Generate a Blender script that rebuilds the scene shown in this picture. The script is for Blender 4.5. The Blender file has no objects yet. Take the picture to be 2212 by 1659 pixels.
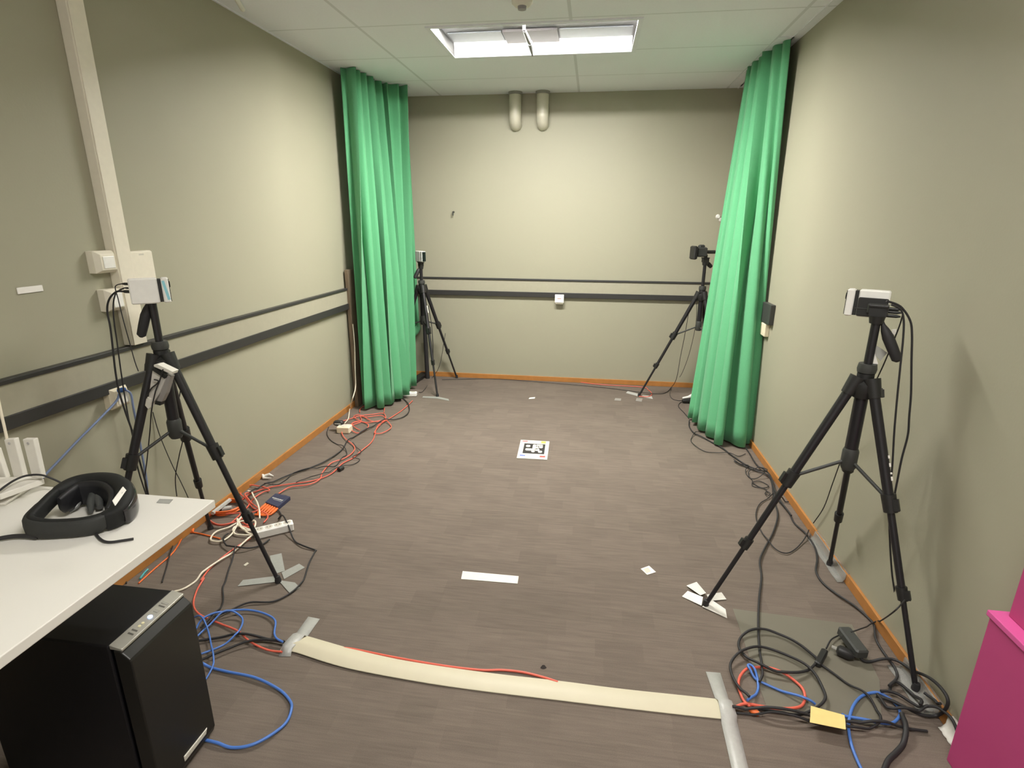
import bpy, math, random
from mathutils import Vector, Matrix
R_ = math.radians
random.seed(7)
sc = bpy.context.scene
col = sc.collection

# ------------------------------------------------------------------ camera
F_PX, PITCH, YAW, ROLL, CAMH = 1181.19, .2886, .1409, .0058, 1.46
def cam_axes():
    cp, sp, cy, sy = math.cos(PITCH), math.sin(PITCH), math.cos(YAW), math.sin(YAW)
    f = Vector((-sy * cp, cy * cp, -sp)); r = Vector((cy, sy, 0)); u = r.cross(f)
    return (r * math.cos(ROLL) + u * math.sin(ROLL), u * math.cos(ROLL) - r * math.sin(ROLL), f)
AX = cam_axes()
EYE = Vector((0, 0, CAMH))
cam = bpy.data.cameras.new('camera'); camo = bpy.data.objects.new('camera', cam); col.objects.link(camo)
M = Matrix((AX[0], AX[1], -AX[2])).transposed().to_4x4(); M.translation = EYE
camo.matrix_world = M
cam.sensor_fit = 'HORIZONTAL'; cam.sensor_width = 36; cam.lens = F_PX / 2212 * 36
cam.clip_start = .02
sc.camera = camo

# ------------------------------------------------------------------ world, exposure
w = bpy.data.worlds.new('world'); sc.world = w; w.use_nodes = True
w.node_tree.nodes['Background'].inputs[0].default_value = (1, .95, .86, 1)
w.node_tree.nodes['Background'].inputs[1].default_value = .3
sc.view_settings.view_transform = 'Standard'; sc.view_settings.look = 'None'
sc.view_settings.gamma = 1; sc.view_settings.use_curve_mapping = False
sc.view_settings.exposure = 1.36
LAMP = 76.0            # emission of the ceiling fixture's diffuser

# ------------------------------------------------------------------ measuring helpers: a pixel of the photo -> a point on a plane of the room
def on(px, py, axis, val):
    d = AX[2] + AX[0] * ((px - 1106) / F_PX) - AX[1] * ((py - 829.5) / F_PX)
    return EYE + d * ((val - EYE[axis]) / d[axis])
def fl(px, py, z=0.0): return on(px, py, 2, z)
XL, XR, YB, ZC, YF = -1.882, 1.134, 5.025, 2.485, -1.6

# ------------------------------------------------------------------ materials
MATS = {}
def mat(name, rgb, rough=.6, metal=0, emit=None, spec=.5, noise=None, bump=None, alpha=None, trans=None, coat=0):
    if name in MATS: return MATS[name]
    m = bpy.data.materials.new(name); m.use_nodes = True; nt = m.node_tree
    b = nt.nodes['Principled BSDF']
    b.inputs['Base Color'].default_value = (*rgb, 1); b.inputs['Roughness'].default_value = rough
    b.inputs['Metallic'].default_value = metal; b.inputs['Specular IOR Level'].default_value = spec
    b.inputs['Coat Weight'].default_value = coat
    if emit: b.inputs['Emission Color'].default_value = (*emit[0], 1); b.inputs['Emission Strength'].default_value = emit[1]
    if alpha is not None: b.inputs['Alpha'].default_value = alpha
    if trans: b.inputs['Transmission Weight'].default_value = trans
    tc = nt.nodes.new('ShaderNodeTexCoord')
    if noise is None: noise = (40, .06)
    n = nt.nodes.new('ShaderNodeTexNoise'); n.inputs['Scale'].default_value = noise[0]; n.inputs['Detail'].default_value = 4
    nt.links.new(tc.outputs['Object'], n.inputs['Vector'])
    mr = nt.nodes.new('ShaderNodeMapRange'); mr.inputs[3].default_value = 1 - noise[1]; mr.inputs[4].default_value = 1 + noise[1]
    nt.links.new(n.outputs['Fac'], mr.inputs[0])
    mx = nt.nodes.new('ShaderNodeMix'); mx.data_type = 'RGBA'; mx.blend_type = 'MULTIPLY'; mx.inputs[0].default_value = 1
    mx.inputs[6].default_value = (*rgb, 1)
    nt.links.new(mr.outputs[0], mx.inputs[7]); nt.links.new(mx.outputs[2], b.inputs['Base Color'])
    if bump:
        n2 = nt.nodes.new('ShaderNodeTexNoise'); n2.inputs['Scale'].default_value = bump[0]; n2.inputs['Detail'].default_value = 3
        nt.links.new(tc.outputs['Object'], n2.inputs['Vector'])
        bp = nt.nodes.new('ShaderNodeBump'); bp.inputs['Strength'].default_value = bump[1]; bp.inputs['Distance'].default_value = .002
        nt.links.new(n2.outputs['Fac'], bp.inputs['Height']); nt.links.new(bp.outputs[0], b.inputs['Normal'])
    MATS[name] = m
    return m
WALL = mat('wall_paint', (.362, .348, .255), .55, noise=(2.2, .03), bump=(120, .12))
TRUNK_GREY = mat('dado_panel_paint', (.38, .36, .27), .5)
RAILBLK = mat('black_rail', (.035, .034, .032), .45)
WOOD = mat('orange_wood', (.44, .19, .05), .4, noise=(18, .2))
BLK = mat('black_plastic', (.018, .018, .017), .45)
BLKM = mat('black_metal', (.016, .015, .017), .35, spec=.5)
BLKR = mat('black_rubber', (.022, .021, .022), .6)
DGREY = mat('dark_grey_plastic', (.045, .047, .043), .5)
WHITE = mat('white_plastic', (.80, .77, .69), .4)
WHITE2 = mat('bright_white_plastic', (.86, .85, .80), .35)
CREAM = mat('cream_plastic', (.78, .70, .52), .45)
PAPER = mat('paper_white', (.85, .83, .77), .7)
SILTAPE = mat('silver_tape', (.47, .47, .44), .38, noise=(60, .1), bump=(90, .5))
GREYTAPE = mat('grey_green_tape', (.33, .335, .305), .4, noise=(60, .1), bump=(90, .5))
CLEARTAPE = mat('clear_tape', (.42, .42, .39), .18, alpha=.45, bump=(70, .6))
WHTAPE = mat('pale_tape', (.74, .72, .66), .42, noise=(60, .08), bump=(70, .6))
BLUE = mat('blue_cable', (.075, .19, .56), .4)
RED = mat('red_cable', (.74, .135, .085), .42)
ORANGE = mat('orange_cable', (.80, .16, .03), .42)
WCAB = mat('white_cable', (.82, .75, .60), .45)
TEAL = mat('teal_cable', (.08, .40, .42), .45)
STEEL = mat('silver_metal', (.55, .54, .50), .35, metal=.7)
DESK = mat('desk_laminate', (.74, .72, .66), .35, noise=(6, .02))
DESKEDGE = mat('desk_edge', (.56, .54, .475), .45)

def carpet():
    m = bpy.data.materials.new('carpet_tiles'); m.use_nodes = True; nt = m.node_tree; L = nt.links.new
    b = nt.nodes['Principled BSDF']; b.inputs['Roughness'].default_value = .95; b.inputs['Specular IOR Level'].default_value = .12
    tc = nt.nodes.new('ShaderNodeTexCoord')
    def mp(scale, rot=0):
        k = nt.nodes.new('ShaderNodeMapping'); k.inputs['Scale'].default_value = scale; k.inputs['Rotation'].default_value = (0, 0, rot)
        L(tc.outputs['Object'], k.inputs[0]); return k
    def noise(mapn, s, d=3):
        n = nt.nodes.new('ShaderNodeTexNoise'); n.inputs['Scale'].default_value = s; n.inputs['Detail'].default_value = d
        L(mapn.outputs[0], n.inputs['Vector']); return n
    streak = noise(mp((5, 150, 1)), 1.0, 2)         # ribs running across the room
    dash = noise(mp((9, 60, 1)), 1.0, 1)
    fib = noise(mp((1, 1, 1)), 420, 2)
    blot = noise(mp((1, 1, 1)), 1.6, 3)
    br = nt.nodes.new('ShaderNodeTexBrick'); L(mp((1, 1, 1)).outputs[0], br.inputs['Vector'])
    br.inputs['Scale'].default_value = 1; br.inputs['Brick Width'].default_value = .17; br.inputs['Row Height'].default_value = .085
    br.inputs['Mortar Size'].default_value = 0; br.offset = .37; br.squash = .7; br.squash_frequency = 3
    br.inputs['Color1'].default_value = (0, 0, 0, 1); br.inputs['Color2'].default_value = (1, 1, 1, 1)
    def rng(src, a, c, lo=.3, hi=.7):
        k = nt.nodes.new('ShaderNodeMapRange'); k.inputs[1].default_value = lo; k.inputs[2].default_value = hi
        k.inputs[3].default_value = a; k.inputs[4].default_value = c; L(src, k.inputs[0]); return k.outputs[0]
    def mul(a, c):
        k = nt.nodes.new('ShaderNodeMath'); k.operation = 'MULTIPLY'; L(a, k.inputs[0]); L(c, k.inputs[1]); return k.outputs[0]
    f = mul(rng(streak.outputs['Fac'], .92, 1.075), rng(fib.outputs['Fac'], .88, 1.12))
    f = mul(f, rng(dash.outputs['Fac'], .93, 1.05)); f = mul(f, rng(blot.outputs['Fac'], .95, 1.05))
    f = mul(f, rng(br.outputs['Color'], .94, 1.06, 0, 1))
    mx = nt.nodes.new('ShaderNodeMix'); mx.data_type = 'RGBA'; mx.blend_type = 'MULTIPLY'; mx.inputs[0].default_value = 1
    mx.inputs[6].default_value = (.168, .137, .112, 1); L(f, mx.inputs[7]); L(mx.outputs[2], b.inputs['Base Color'])
    bp = nt.nodes.new('ShaderNodeBump'); bp.inputs['Strength'].default_value = .3; bp.inputs['Distance'].default_value = .003
    L(streak.outputs['Fac'], bp.inputs['Height']); L(bp.outputs[0], b.inputs['Normal'])
    return m
def ceiling_mat():
    m = bpy.data.materials.new('ceiling_tiles'); m.use_nodes = True; nt = m.node_tree; L = nt.links.new
    b = nt.nodes['Principled BSDF']; b.inputs['Roughness'].default_value = .9
    tc = nt.nodes.new('ShaderNodeTexCoord'); sx = nt.nodes.new('ShaderNodeSeparateXYZ'); L(tc.outputs['Object'], sx.inputs[0])
    def math_(op, a, c, cl=False):
        k = nt.nodes.new('ShaderNodeMath'); k.operation = op; k.use_clamp = cl
        for i, v in enumerate((a, c)):
            if v is None: continue
            if isinstance(v, (int, float)): k.inputs[i].default_value = v
            else: L(v, k.inputs[i])
        return k.outputs[0]
    def line(src, off, period, wid):
        t = math_('SUBTRACT', src, off); t = math_('DIVIDE', t, period); t = math_('FRACT', t, None)
        t = math_('SUBTRACT', t, .5); t = math_('ABSOLUTE', t, None); t = math_('SUBTRACT', .5, t); t = math_('MULTIPLY', t, period)
        return math_('LESS_THAN', t, wid)
    g = math_('MAXIMUM', line(sx.outputs[0], .205, 1.17, .009), line(sx.outputs[1], 3.335, .6, .006))
    n = nt.nodes.new('ShaderNodeTexNoise'); n.inputs['Scale'].default_value = 90; n.inputs['Detail'].default_value = 3
    L(tc.outputs['Object'], n.inputs['Vector'])
    rm = nt.nodes.new('ShaderNodeMapRange'); rm.inputs[3].default_value = .97; rm.inputs[4].default_value = 1.03; L(n.outputs['Fac'], rm.inputs[0])
    mx = nt.nodes.new('ShaderNodeMix'); mx.data_type = 'RGBA'; L(g, mx.inputs[0])
    mx.inputs[6].default_value = (.88, .90, .96, 1); mx.inputs[7].default_value = (.70, .72, .76, 1)
    m2 = nt.nodes.new('ShaderNodeMix'); m2.data_type = 'RGBA'; m2.blend_type = 'MULTIPLY'; m2.inputs[0].default_value = 1
    L(mx.outputs[2], m2.inputs[6]); L(rm.outputs[0], m2.inputs[7]); L(m2.outputs[2], b.inputs['Base Color'])
    return m
CARPET, CEIL = carpet(), ceiling_mat()
CEILW = mat('ceiling_white', (.84, .86, .93), .8)
def fabric(name, rgb):
    m = bpy.data.materials.new(name); m.use_nodes = True; nt = m.node_tree; L = nt.links.new
    b = nt.nodes['Principled BSDF']; b.inputs['Roughness'].default_value = .85; b.inputs['Specular IOR Level'].default_value = .2
    b.inputs['Sheen Weight'].default_value = .15
    tc = nt.nodes.new('ShaderNodeTexCoord')
    n = nt.nodes.new('ShaderNodeTexNoise'); n.inputs['Scale'].default_value = 260; n.inputs['Detail'].default_value = 2
    L(tc.outputs['Object'], n.inputs['Vector'])
    rm = nt.nodes.new('ShaderNodeMapRange'); rm.inputs[3].default_value = .88; rm.inputs[4].default_value = 1.1; L(n.outputs['Fac'], rm.inputs[0])
    mx = nt.nodes.new('ShaderNodeMix'); mx.data_type = 'RGBA'; mx.blend_type = 'MULTIPLY'; mx.inputs[0].default_value = 1
    mx.inputs[6].default_value = (*rgb, 1); L(rm.outputs[0], mx.inputs[7]); L(mx.outputs[2], b.inputs['Base Color'])
    return m
GREEN = fabric('green_cloth', (.115, .385, .188))
MAGENTA = mat('magenta_card', (.47, .055, .19), .55, noise=(8, .05))
PINK = mat('pink_card', (.66, .10, .32), .55, noise=(8, .05))

# ------------------------------------------------------------------ mesh building
class MB:
    def __init__(s): s.v = []; s.f = []; s.mi = []; s.cur = 0
    def add(s, vs, fs):
        o = len(s.v); s.v += [Vector(p) for p in vs]
        for f in fs: s.f.append([i + o for i in f]); s.mi.append(s.cur)
        return s
    def box(s, c, size, rot=None):
        h = Vector(size) / 2; c = Vector(c)
        vs = [Vector((x, y, z)) for x in (-h.x, h.x) for y in (-h.y, h.y) for z in (-h.z, h.z)]
        if rot is not None: vs = [rot @ p for p in vs]
        return s.add([p + c for p in vs], [(0, 1, 3, 2), (4, 6, 7, 5), (0, 4, 5, 1), (2, 3, 7, 6), (0, 2, 6, 4), (1, 5, 7, 3)])
    def bx(s, x0, x1, y0, y1, z0, z1): return s.box(((x0 + x1) / 2, (y0 + y1) / 2, (z0 + z1) / 2), (x1 - x0, y1 - y0, z1 - z0))
    def cbox(s, c, size, b, rot=None):      # box with chamfered vertical+horizontal edges (lofted rounded rectangle)
        hx, hy, hz = [k / 2 for k in size]; rings = []
        for (z, ins) in ((-hz, b), (-hz + b, 0), (hz - b, 0), (hz, b)):
            x, y = hx - ins, hy - ins
            rings.append([Vector(p) for p in ((-x + b, -y, z), (x - b, -y, z), (x, -y + b, z), (x, y - b, z), (x - b, y, z), (-x + b, y, z), (-x, y - b, z), (-x, -y + b, z))])
        if rot is not None: rings = [[rot @ p for p in r] for r in rings]
        return s.loft([[p + Vector(c) for p in r] for r in rings])
    def loft(s, rings, closed=True, cap=True):
        n = len(rings[0]); vs = [p for r in rings for p in r]; fs = []
        for i in range(len(rings) - 1):
            for j in range(n if closed else n - 1):
                k = (j + 1) % n
                fs.append((i * n + j, i * n + k, (i + 1) * n + k, (i + 1) * n + j))
        if cap and closed:
            fs.append(tuple(range(n - 1, -1, -1))); fs.append(tuple((len(rings) - 1) * n + j for j in range(n)))
        return s.add(vs, fs)
    def cyl(s, a, b, r0, r1=None, n=14): return s.sweep([a, b], [r0, r0 if r1 is None else r1], n)
    def sweep(s, pts, rad, n=8):
        pts = [Vector(p) for p in pts]
        if not isinstance(rad, (list, tuple)): rad = [rad] * len(pts)
        rings = []; nrm = None
        for i, p in enumerate(pts):
            t = (pts[min(i + 1, len(pts) - 1)] - pts[max(i - 1, 0)])
            if t.length < 1e-9: t = Vector((0, 0, 1))
            t.normalize()
            if nrm is None:
                nrm = t.orthogonal().normalized()
            else:
                nrm = nrm - t * nrm.dot(t)
                nrm = nrm.normalized() if nrm.length > 1e-6 else t.orthogonal().normalized()
            bi = t.cross(nrm)
            rings.append([p + (nrm * math.cos(2 * math.pi * k / n) + bi * math.sin(2 * math.pi * k / n)) * rad[i] for k in range(n)])
        return s.loft(rings)
    def prism(s, poly, h, bulge=None):        # flat polygon (list of Vectors), thickened upward by h
        b = [Vector(p) for p in poly]; t = [p + Vector((0, 0, h)) for p in b]
        return s.loft([b, t])
    def lathe(s, c, prof, n=20, axis=None):
        rot = Vector((0, 0, 1)).rotation_difference(Vector(axis)).to_matrix() if axis is not None else Matrix.Identity(3)
        rings = [[Vector(c) + rot @ Vector((r * math.cos(2 * math.pi * k / n), r * math.sin(2 * math.pi * k / n), z)) for k in range(n)] for r, z in prof]
        return s.loft(rings)
def smooth_pts(pts, per=6, closed=False):
    P = [Vector(p) for p in pts]; n = len(P); out = []
    rng = range(n if closed else n - 1)
    for i in rng:
        if closed: a, b, c, d = P[(i - 1) % n], P[i], P[(i + 1) % n], P[(i + 2) % n]
        else: a, b, c, d = P[max(i - 1, 0)], P[i], P[i + 1], P[min(i + 2, n - 1)]
        for k in range(per):
            t = k / per
            out.append(.5 * ((2 * b) + (c - a) * t + (2 * a - 5 * b + 4 * c - d) * t * t + (3 * b - a - 3 * c + d) * t ** 3))
    if not closed: out.append(P[-1])
    return out
def obj(name, mb, m, parent=None, smooth=False, bevel=0, subdiv=0, solid=0, label=None):
    me = bpy.data.meshes.new(name)
    off = Vector((0, 0, 0))
    if parent is not None:
        off = parent.location if parent.parent is None else parent.parent.location + parent.location
        off = world_loc(parent)
        loc = Vector((0, 0, 0))
    else:
        lo = [min(p[i] for p in mb.v) for i in range(3)]; hi = [max(p[i] for p in mb.v) for i in range(3)]
        off = Vector(((lo[0] + hi[0]) / 2, (lo[1] + hi[1]) / 2, lo[2])); loc = off
    me.from_pydata([p - off for p in mb.v], [], mb.f)
    o = bpy.data.objects.new(name, me); col.objects.link(o); o.location = loc
    for k in (m if isinstance(m, (list, tuple)) else [m]): me.materials.append(k)
    for p, i in zip(me.polygons, mb.mi): p.material_index = i
    if parent is not None: o.parent = parent
    import bmesh
    bm = bmesh.new(); bm.from_mesh(me); bmesh.ops.recalc_face_normals(bm, faces=bm.faces); bm.to_mesh(me); bm.free()
    if smooth:
        for p in me.polygons: p.use_smooth = True
        me.set_sharp_from_angle(angle=R_(smooth if smooth > 1 else 50))
    if solid: k = o.modifiers.new('solid', 'SOLIDIFY'); k.thickness = solid; k.offset = 0
    if bevel: k = o.modifiers.new('bevel', 'BEVEL'); k.width = bevel; k.segments = 2; k.limit_method = 'ANGLE'; k.angle_limit = R_(40)
    if subdiv: k = o.modifiers.new('sub', 'SUBSURF'); k.levels = subdiv; k.render_levels = subdiv
    if label: o['label'] = label
    return o
def world_loc(o):
    v = Vector(o.location)
    while o.parent is not None: o = o.parent; v += Vector(o.location)
    return v
def tag(o, label, cat, group=None, kind=None):
    o['label'] = label; o['category'] = cat
    if group: o['group'] = group
    if kind: o['kind'] = kind
    return o
def thing(name, label, cat, loc, group=None):
    o = bpy.data.objects.new(name, None); col.objects.link(o); o.location = loc; o.empty_display_size = .05
    return tag(o, label, cat, group)
def struct(name, mb, m, **k):
    o = obj(name, mb, m, **k); o['kind'] = 'structure'; return o

# ------------------------------------------------------------------ room shell
struct('floor', MB().bx(XL - .1, XR + .1, YF, YB + .1, -.1, 0), CARPET)
struct('wall_left', MB().bx(XL - .1, XL, YF, YB + .1, 0, ZC), WALL)
struct('wall_right', MB().bx(XR, XR + .1, YF, YB + .1, 0, ZC), WALL)
struct('wall_back', MB().bx(XL, XR, YB, YB + .1, 0, ZC), WALL)
LX0, LX1, LY0, LY1, NX0, NX1, NY0, NY1 = -.955, .195, 3.35, 3.93, -.36, .79, .35, .93          # the opening for the light fixture
c = MB()
for r in ((XL - .1, XR + .1, YF, NY0), (XL - .1, NX0, NY0, NY1), (NX1, XR + .1, NY0, NY1), (XL - .1, XR + .1, NY1, LY0), (XL - .1, LX0, LY0, LY1), (LX1, XR + .1, LY0, LY1), (XL - .1, XR + .1, LY1, YB + .1)):
    c.bx(*r, ZC, ZC + .02)
struct('ceiling', c, CEIL)
struct('baseboard_left', MB().bx(XL, XL + .012, YF, YB, 0, .045), WOOD, bevel=.002)
struct('baseboard_right', MB().bx(XR - .012, XR, YF, YB, 0, .045), WOOD, bevel=.002)
struct('baseboard_back', MB().bx(XL, XR, YB - .012, YB, 0, .045), WOOD, bevel=.002)
# dado trunking: wall-coloured panel between a thin black ledge and a lower black band
D = .03
struct('trim_1', MB().bx(XL, XL + .022, -1.2, YB, .84, .955), TRUNK_GREY)
struct('trim_2', MB().bx(XL, XL + D, -1.2, YB - D, .947, .963), RAILBLK, bevel=.002)
struct('trim_3', MB().bx(XL, XL + D, -1.2, YB - D, .80, .845), RAILBLK, bevel=.002)
struct('trim_4', MB().bx(XL, XR, YB - .022, YB, .84, .955), TRUNK_GREY)
struct('trim_5', MB().bx(XL, XR, YB - D, YB, .947, .963), RAILBLK, bevel=.002)
struct('trim_6', MB().bx(XL, XR, YB - D, YB, .80, .845), RAILBLK, bevel=.002)
struct('trim_7', MB().bx(XR - .055, XR - .045, YF, YB, ZC - .004, ZC), CEILW)
struct('trim_8', MB().bx(XL, XL + .012, YF, YB, ZC - .004, ZC), CEILW)

# ------------------------------------------------------------------ ceiling fixture
def troffer(x0, x1, y0, y1, label, power):
    t = thing('ceiling_light', label, 'ceiling light', ((x0 + x1) / 2, (y0 + y1) / 2, ZC))
    zt = ZC + .078
    h = MB()
    h.bx(x0 - .01, x1 + .01, y0 - .01, y1 + .01, zt, zt + .01)
    for r in ((x0 - .01, x0, y0, y1), (x1, x1 + .01, y0, y1), (x0, x1, y0 - .01, y0), (x0, x1, y1, y1 + .01)): h.bx(*r, ZC + .001, zt)
    obj('housing', h, mat('fixture_grey', (.26, .26, .255), .5), t)
    f = MB()
    for r in ((x0 - .015, x0 + .012, y0 - .015, y1 + .015), (x1 - .012, x1 + .015, y0 - .015, y1 + .015), (x0 + .012, x1 - .012, y0 - .015, y0 + .01), (x0 + .012, x1 - .012, y1 - .01, y1 + .015)):
        f.bx(*r, ZC - .006, ZC)
    obj('frame', f, CEILW, t)
    ym = y0 + .33
    for xa, xb in ((x0 + .02, x0 + .35), (x0 + .70, x1 - .02)):
        obj('reflector', MB().box(((xa + xb) / 2, y0 + .44, zt - .006), (xb - xa, .17, .006)), mat('reflector_white', (.34, .37, .375), .5), t)
    obj('gear_cover', MB().bx(x0 + .36, x0 + .69, y0 + .33, y0 + .55, zt - .02, zt - .004), mat('gear_brown_grey', (.17, .155, .15), .5), t, bevel=.003)
    # the tubes sit over the near half of the opening and light the slanted white reflector on its far side, which also has a glow of its own
    lp = MB().bx(x0 + .02, x1 - .02, y0 + .012, y0 + .200, zt - .0165, zt - .0155)
    obj('lamp_body', MB().bx(x0 + .015, x1 - .015, y0 + .008, y0 + .205, zt - .0150, zt - .001).bx(x0 + .015, x1 - .015, y0 + .201, y0 + .206, zt - .018, zt - .001), mat('fixture_grey', (.26, .26, .255), .5), t)  # unseen body; its lip is added to stop light leaving sideways
    obj('lamp_panel', lp, mat('lit_tubes_%d' % power, (.9, .9, .88), .4, emit=((1, .965, .92), power)), t)
    obj('far_reflector', MB().loft([[Vector((x, y1 - .03, zt - .001)), Vector((x, y1 - .012, ZC - .002)), Vector((x, y1 - .004, ZC - .002)), Vector((x, y1 - .004, zt - .001))] for x in (x0 + .012, x1 - .012)]), mat('glowing_reflector', (.93, .92, .88), .3, emit=((1, .965, .92), 1.0)), t)  # emission on the reflector stands in for strong tube light on it
    xm = x0 + .53
    hk = MB().cyl((xm, y0 + .05, ZC + .06), (xm - .002, y0 + .05, ZC - .02), .008).cyl((xm, y0 + .05, ZC - .02), (xm + .004, y0 + .28, ZC - .016), .010, .013).cyl((xm + .004, y0 + .28, ZC - .016), (xm + .002, y0 + .45, ZC - .04), .016, .005)
    hk.cyl((xm - .03, y0 + .36, ZC - .03), (xm + .01, y0 + .36, ZC - .03), .004)
    obj('hanging_rod', hk, mat('rod_grey', (.16, .16, .16), .5), t, smooth=True)
    return t
troffer(LX0, LX1, LY0, LY1, 'lit rectangular fluorescent fixture recessed in the ceiling near the back wall', LAMP)
troffer(NX0, NX1, NY0, NY1, 'added second fluorescent fixture, unseen, in the ceiling above the desk end of the room', LAMP * .38)  # unseen fixture, added to brighten the desk end

sd = thing('smoke_detector', 'small round white detector on the ceiling in front of the light', 'smoke detector', (-.39, 3.02, ZC))
obj('body', MB().lathe((-.39, 3.02, ZC), [(.052, 0), (.05, -.018), (.036, -.03), (.0, -.03)], 24), WHITE, sd, smooth=True)
obj('sensor', MB().lathe((-.39, 3.02, ZC - .028), [(.022, 0), (.02, -.016), (.0, -.018)], 18), mat('sensor_grey', (.3, .29, .3), .5), sd, smooth=True)
p0, p1 = fl(505, -12, ZC - .012), fl(524, 20, ZC - .012)
tag(obj('ceiling_clip', MB().cyl(p0, p1, .012), WHITE2, smooth=True), 'short white plastic clip on the ceiling edge above the left wall', 'clip')

# two pipe stubs that elbow into the back wall
def pipe(x, label):
    t = thing('pipe_stub', label, 'pipe', (x, YB - .06, 2.23), 'pipe stubs under the ceiling')
    yc = YB - .065
    pts = [(x, yc, ZC), (x, yc, 2.30)] + [(x, yc + .055 * (1 - math.cos(a)), 2.30 - .055 * math.sin(a)) for a in [R_(k) for k in (15, 30, 45, 60, 75, 90)]] + [(x, YB + .01, 2.245)]
    obj('elbow_pipe', MB().sweep(pts, .05, 22), mat('pipe_paint', (.60, .57, .46), .3), t, smooth=60)
    obj('ceiling_collar', MB().lathe((x, yc, ZC), [(.058, 0), (.058, -.02), (.05, -.022)], 22), mat('pipe_collar', (.3, .29, .26), .5), t, smooth=True)
pipe(-.690, 'left of two cream pipe stubs bending into the back wall')
pipe(-.462, 'right of two cream pipe stubs bending into the back wall')

# wall sockets and small wall things
def wallbox_left(name, label, cat, y0, y1, z0, z1, d, m=CREAM, slope=.012):
    t = thing(name, label, cat, (XL, (y0 + y1) / 2, z0))
    obj('housing', MB().loft([[Vector((XL, y0, z0)), Vector((XL, y1, z0)), Vector((XL, y1, z1)), Vector((XL, y0, z1))],
                              [Vector((XL + d * .6, y0, z0)), Vector((XL + d * .6, y1, z0)), Vector((XL + d * .6, y1, z1)), Vector((XL + d * .6, y0, z1))],
                              [Vector((XL + d, y0 + slope, z0 + slope)), Vector((XL + d, y1 - slope, z0 + slope)), Vector((XL + d, y1 - slope, z1 - slope)), Vector((XL + d, y0 + slope, z1 - slope))]]), m, t, bevel=.002)
    return t
WB = mat('wall_box_white', (.80, .75, .62), .4)
tk = thing('cable_trunking', 'tall white cable trunking running from ceiling to the black rail', 'trunking', (XL + .02, 1.985, .97))
obj('channel', MB().bx(XL, XL + .042, 1.945, 2.02, .966, ZC), WB, tk, bevel=.003)
obj('cover_strip', MB().bx(XL + .042, XL + .046, 1.949, 2.016, .966, ZC), WB, tk, bevel=.002)
t = wallbox_left('wall_socket', 'upper white wall socket box left of the cable trunking', 'socket', 1.855, 1.944, 1.262, 1.345, .05, WB)
obj('socket_face', MB().bx(XL + .05, XL + .053, 1.875, 1.925, 1.28, 1.325), WHITE2, t, bevel=.002)
t = wallbox_left('wall_socket', 'lower white wall socket box behind the hanging black cables', 'socket', 1.87, 1.944, 1.115, 1.20, .05, WB)
obj('socket_face', MB().bx(XL + .05, XL + .053, 1.885, 1.93, 1.13, 1.185), WHITE2, t, bevel=.002)
t = wallbox_left('junction_box', 'blank white junction box right of the cable trunking', 'junction box', 2.021, 2.15, 1.17, 1.335, .028, WB, .004)
obj('cover_mark', MB().bx(XL + .028, XL + .0285, 2.075, 2.10, 1.318, 1.324), mat('faint_grey', (.6, .57, .48), .5), t)
a = [on(36, 621, 0, XL + .004), on(92, 616, 0, XL + .004), on(92, 631, 0, XL + .004), on(36, 635, 0, XL + .004)]
y0, y1, z0, z1 = a[0].y, a[1].y, (a[2].z + a[3].z) / 2, (a[0].z + a[1].z) / 2
tag(obj('wall_label', MB().cbox((XL + .002, (y0 + y1) / 2, (z0 + z1) / 2 ), (.004, y1 - y0, z1 - z0), .0015), PAPER), 'small blank white label strip on left wall beside the trunking', 'label')
t = wallbox_left('data_outlet', 'white data outlet under the left rail with blue plug', 'outlet', 1.80, 1.885, .735, .82, .045, CREAM)
obj('jack_plate', MB().bx(XL + .045, XL + .048, 1.82, 1.87, .752, .80), WHITE, t, bevel=.002)
bw = thing('wall_switch', 'small square white switch box under the back wall rail', 'switch', (-.276, YB, .75))
obj('housing', MB().bx(-.312, -.242, YB - .05, YB, .745, .82), WB, bw, bevel=.003)
obj('face_plate', MB().bx(-.318, -.236, YB - .058, YB - .05, .757, .832), WHITE2, bw, bevel=.004)
obj('red_mark', MB().bx(-.294, -.262, YB - .0590, YB - .058, .792, .798), mat('faint_red', (.6, .3, .25), .5), bw)
p = on(980, 458, 1, YB)
tag(obj('wall_hook', MB().cyl(p, p + Vector((0, -.03, 0)), .009, .006).cyl(p + Vector((0, -.028, 0)), p + Vector((.0, -.03, -.03)), .006), DGREY, smooth=True), 'tiny dark hook on the back wall near the left curtain', 'hook')
p = on(1551, 468, 1, YB)
tag(obj('wall_plug', MB().cyl(p, p + Vector((0, -.02, 0)), .02, .012).cyl(p + Vector((.02, 0, -.02)), p + Vector((.02, -.012, -.024)), .014), WHITE2, smooth=True), 'small white plug on the back wall near the right curtain', 'wall plug')
t = thing('wall_switch_box', 'dark grey wall box half hidden behind the right curtain', 'wall box', (XR, 3.64, .84))
obj('housing', MB().bx(XR - .030, XR, 3.56, 3.79, .85, .975), DGREY, t, bevel=.004)
t2 = thing('wall_socket', 'small cream socket on the right wall under the dark wall box', 'socket', (XR, 3.68, .77))
obj('housing', MB().bx(XR - .028, XR, 3.62, 3.79, .765, .845), CREAM, t2, bevel=.004)

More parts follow.
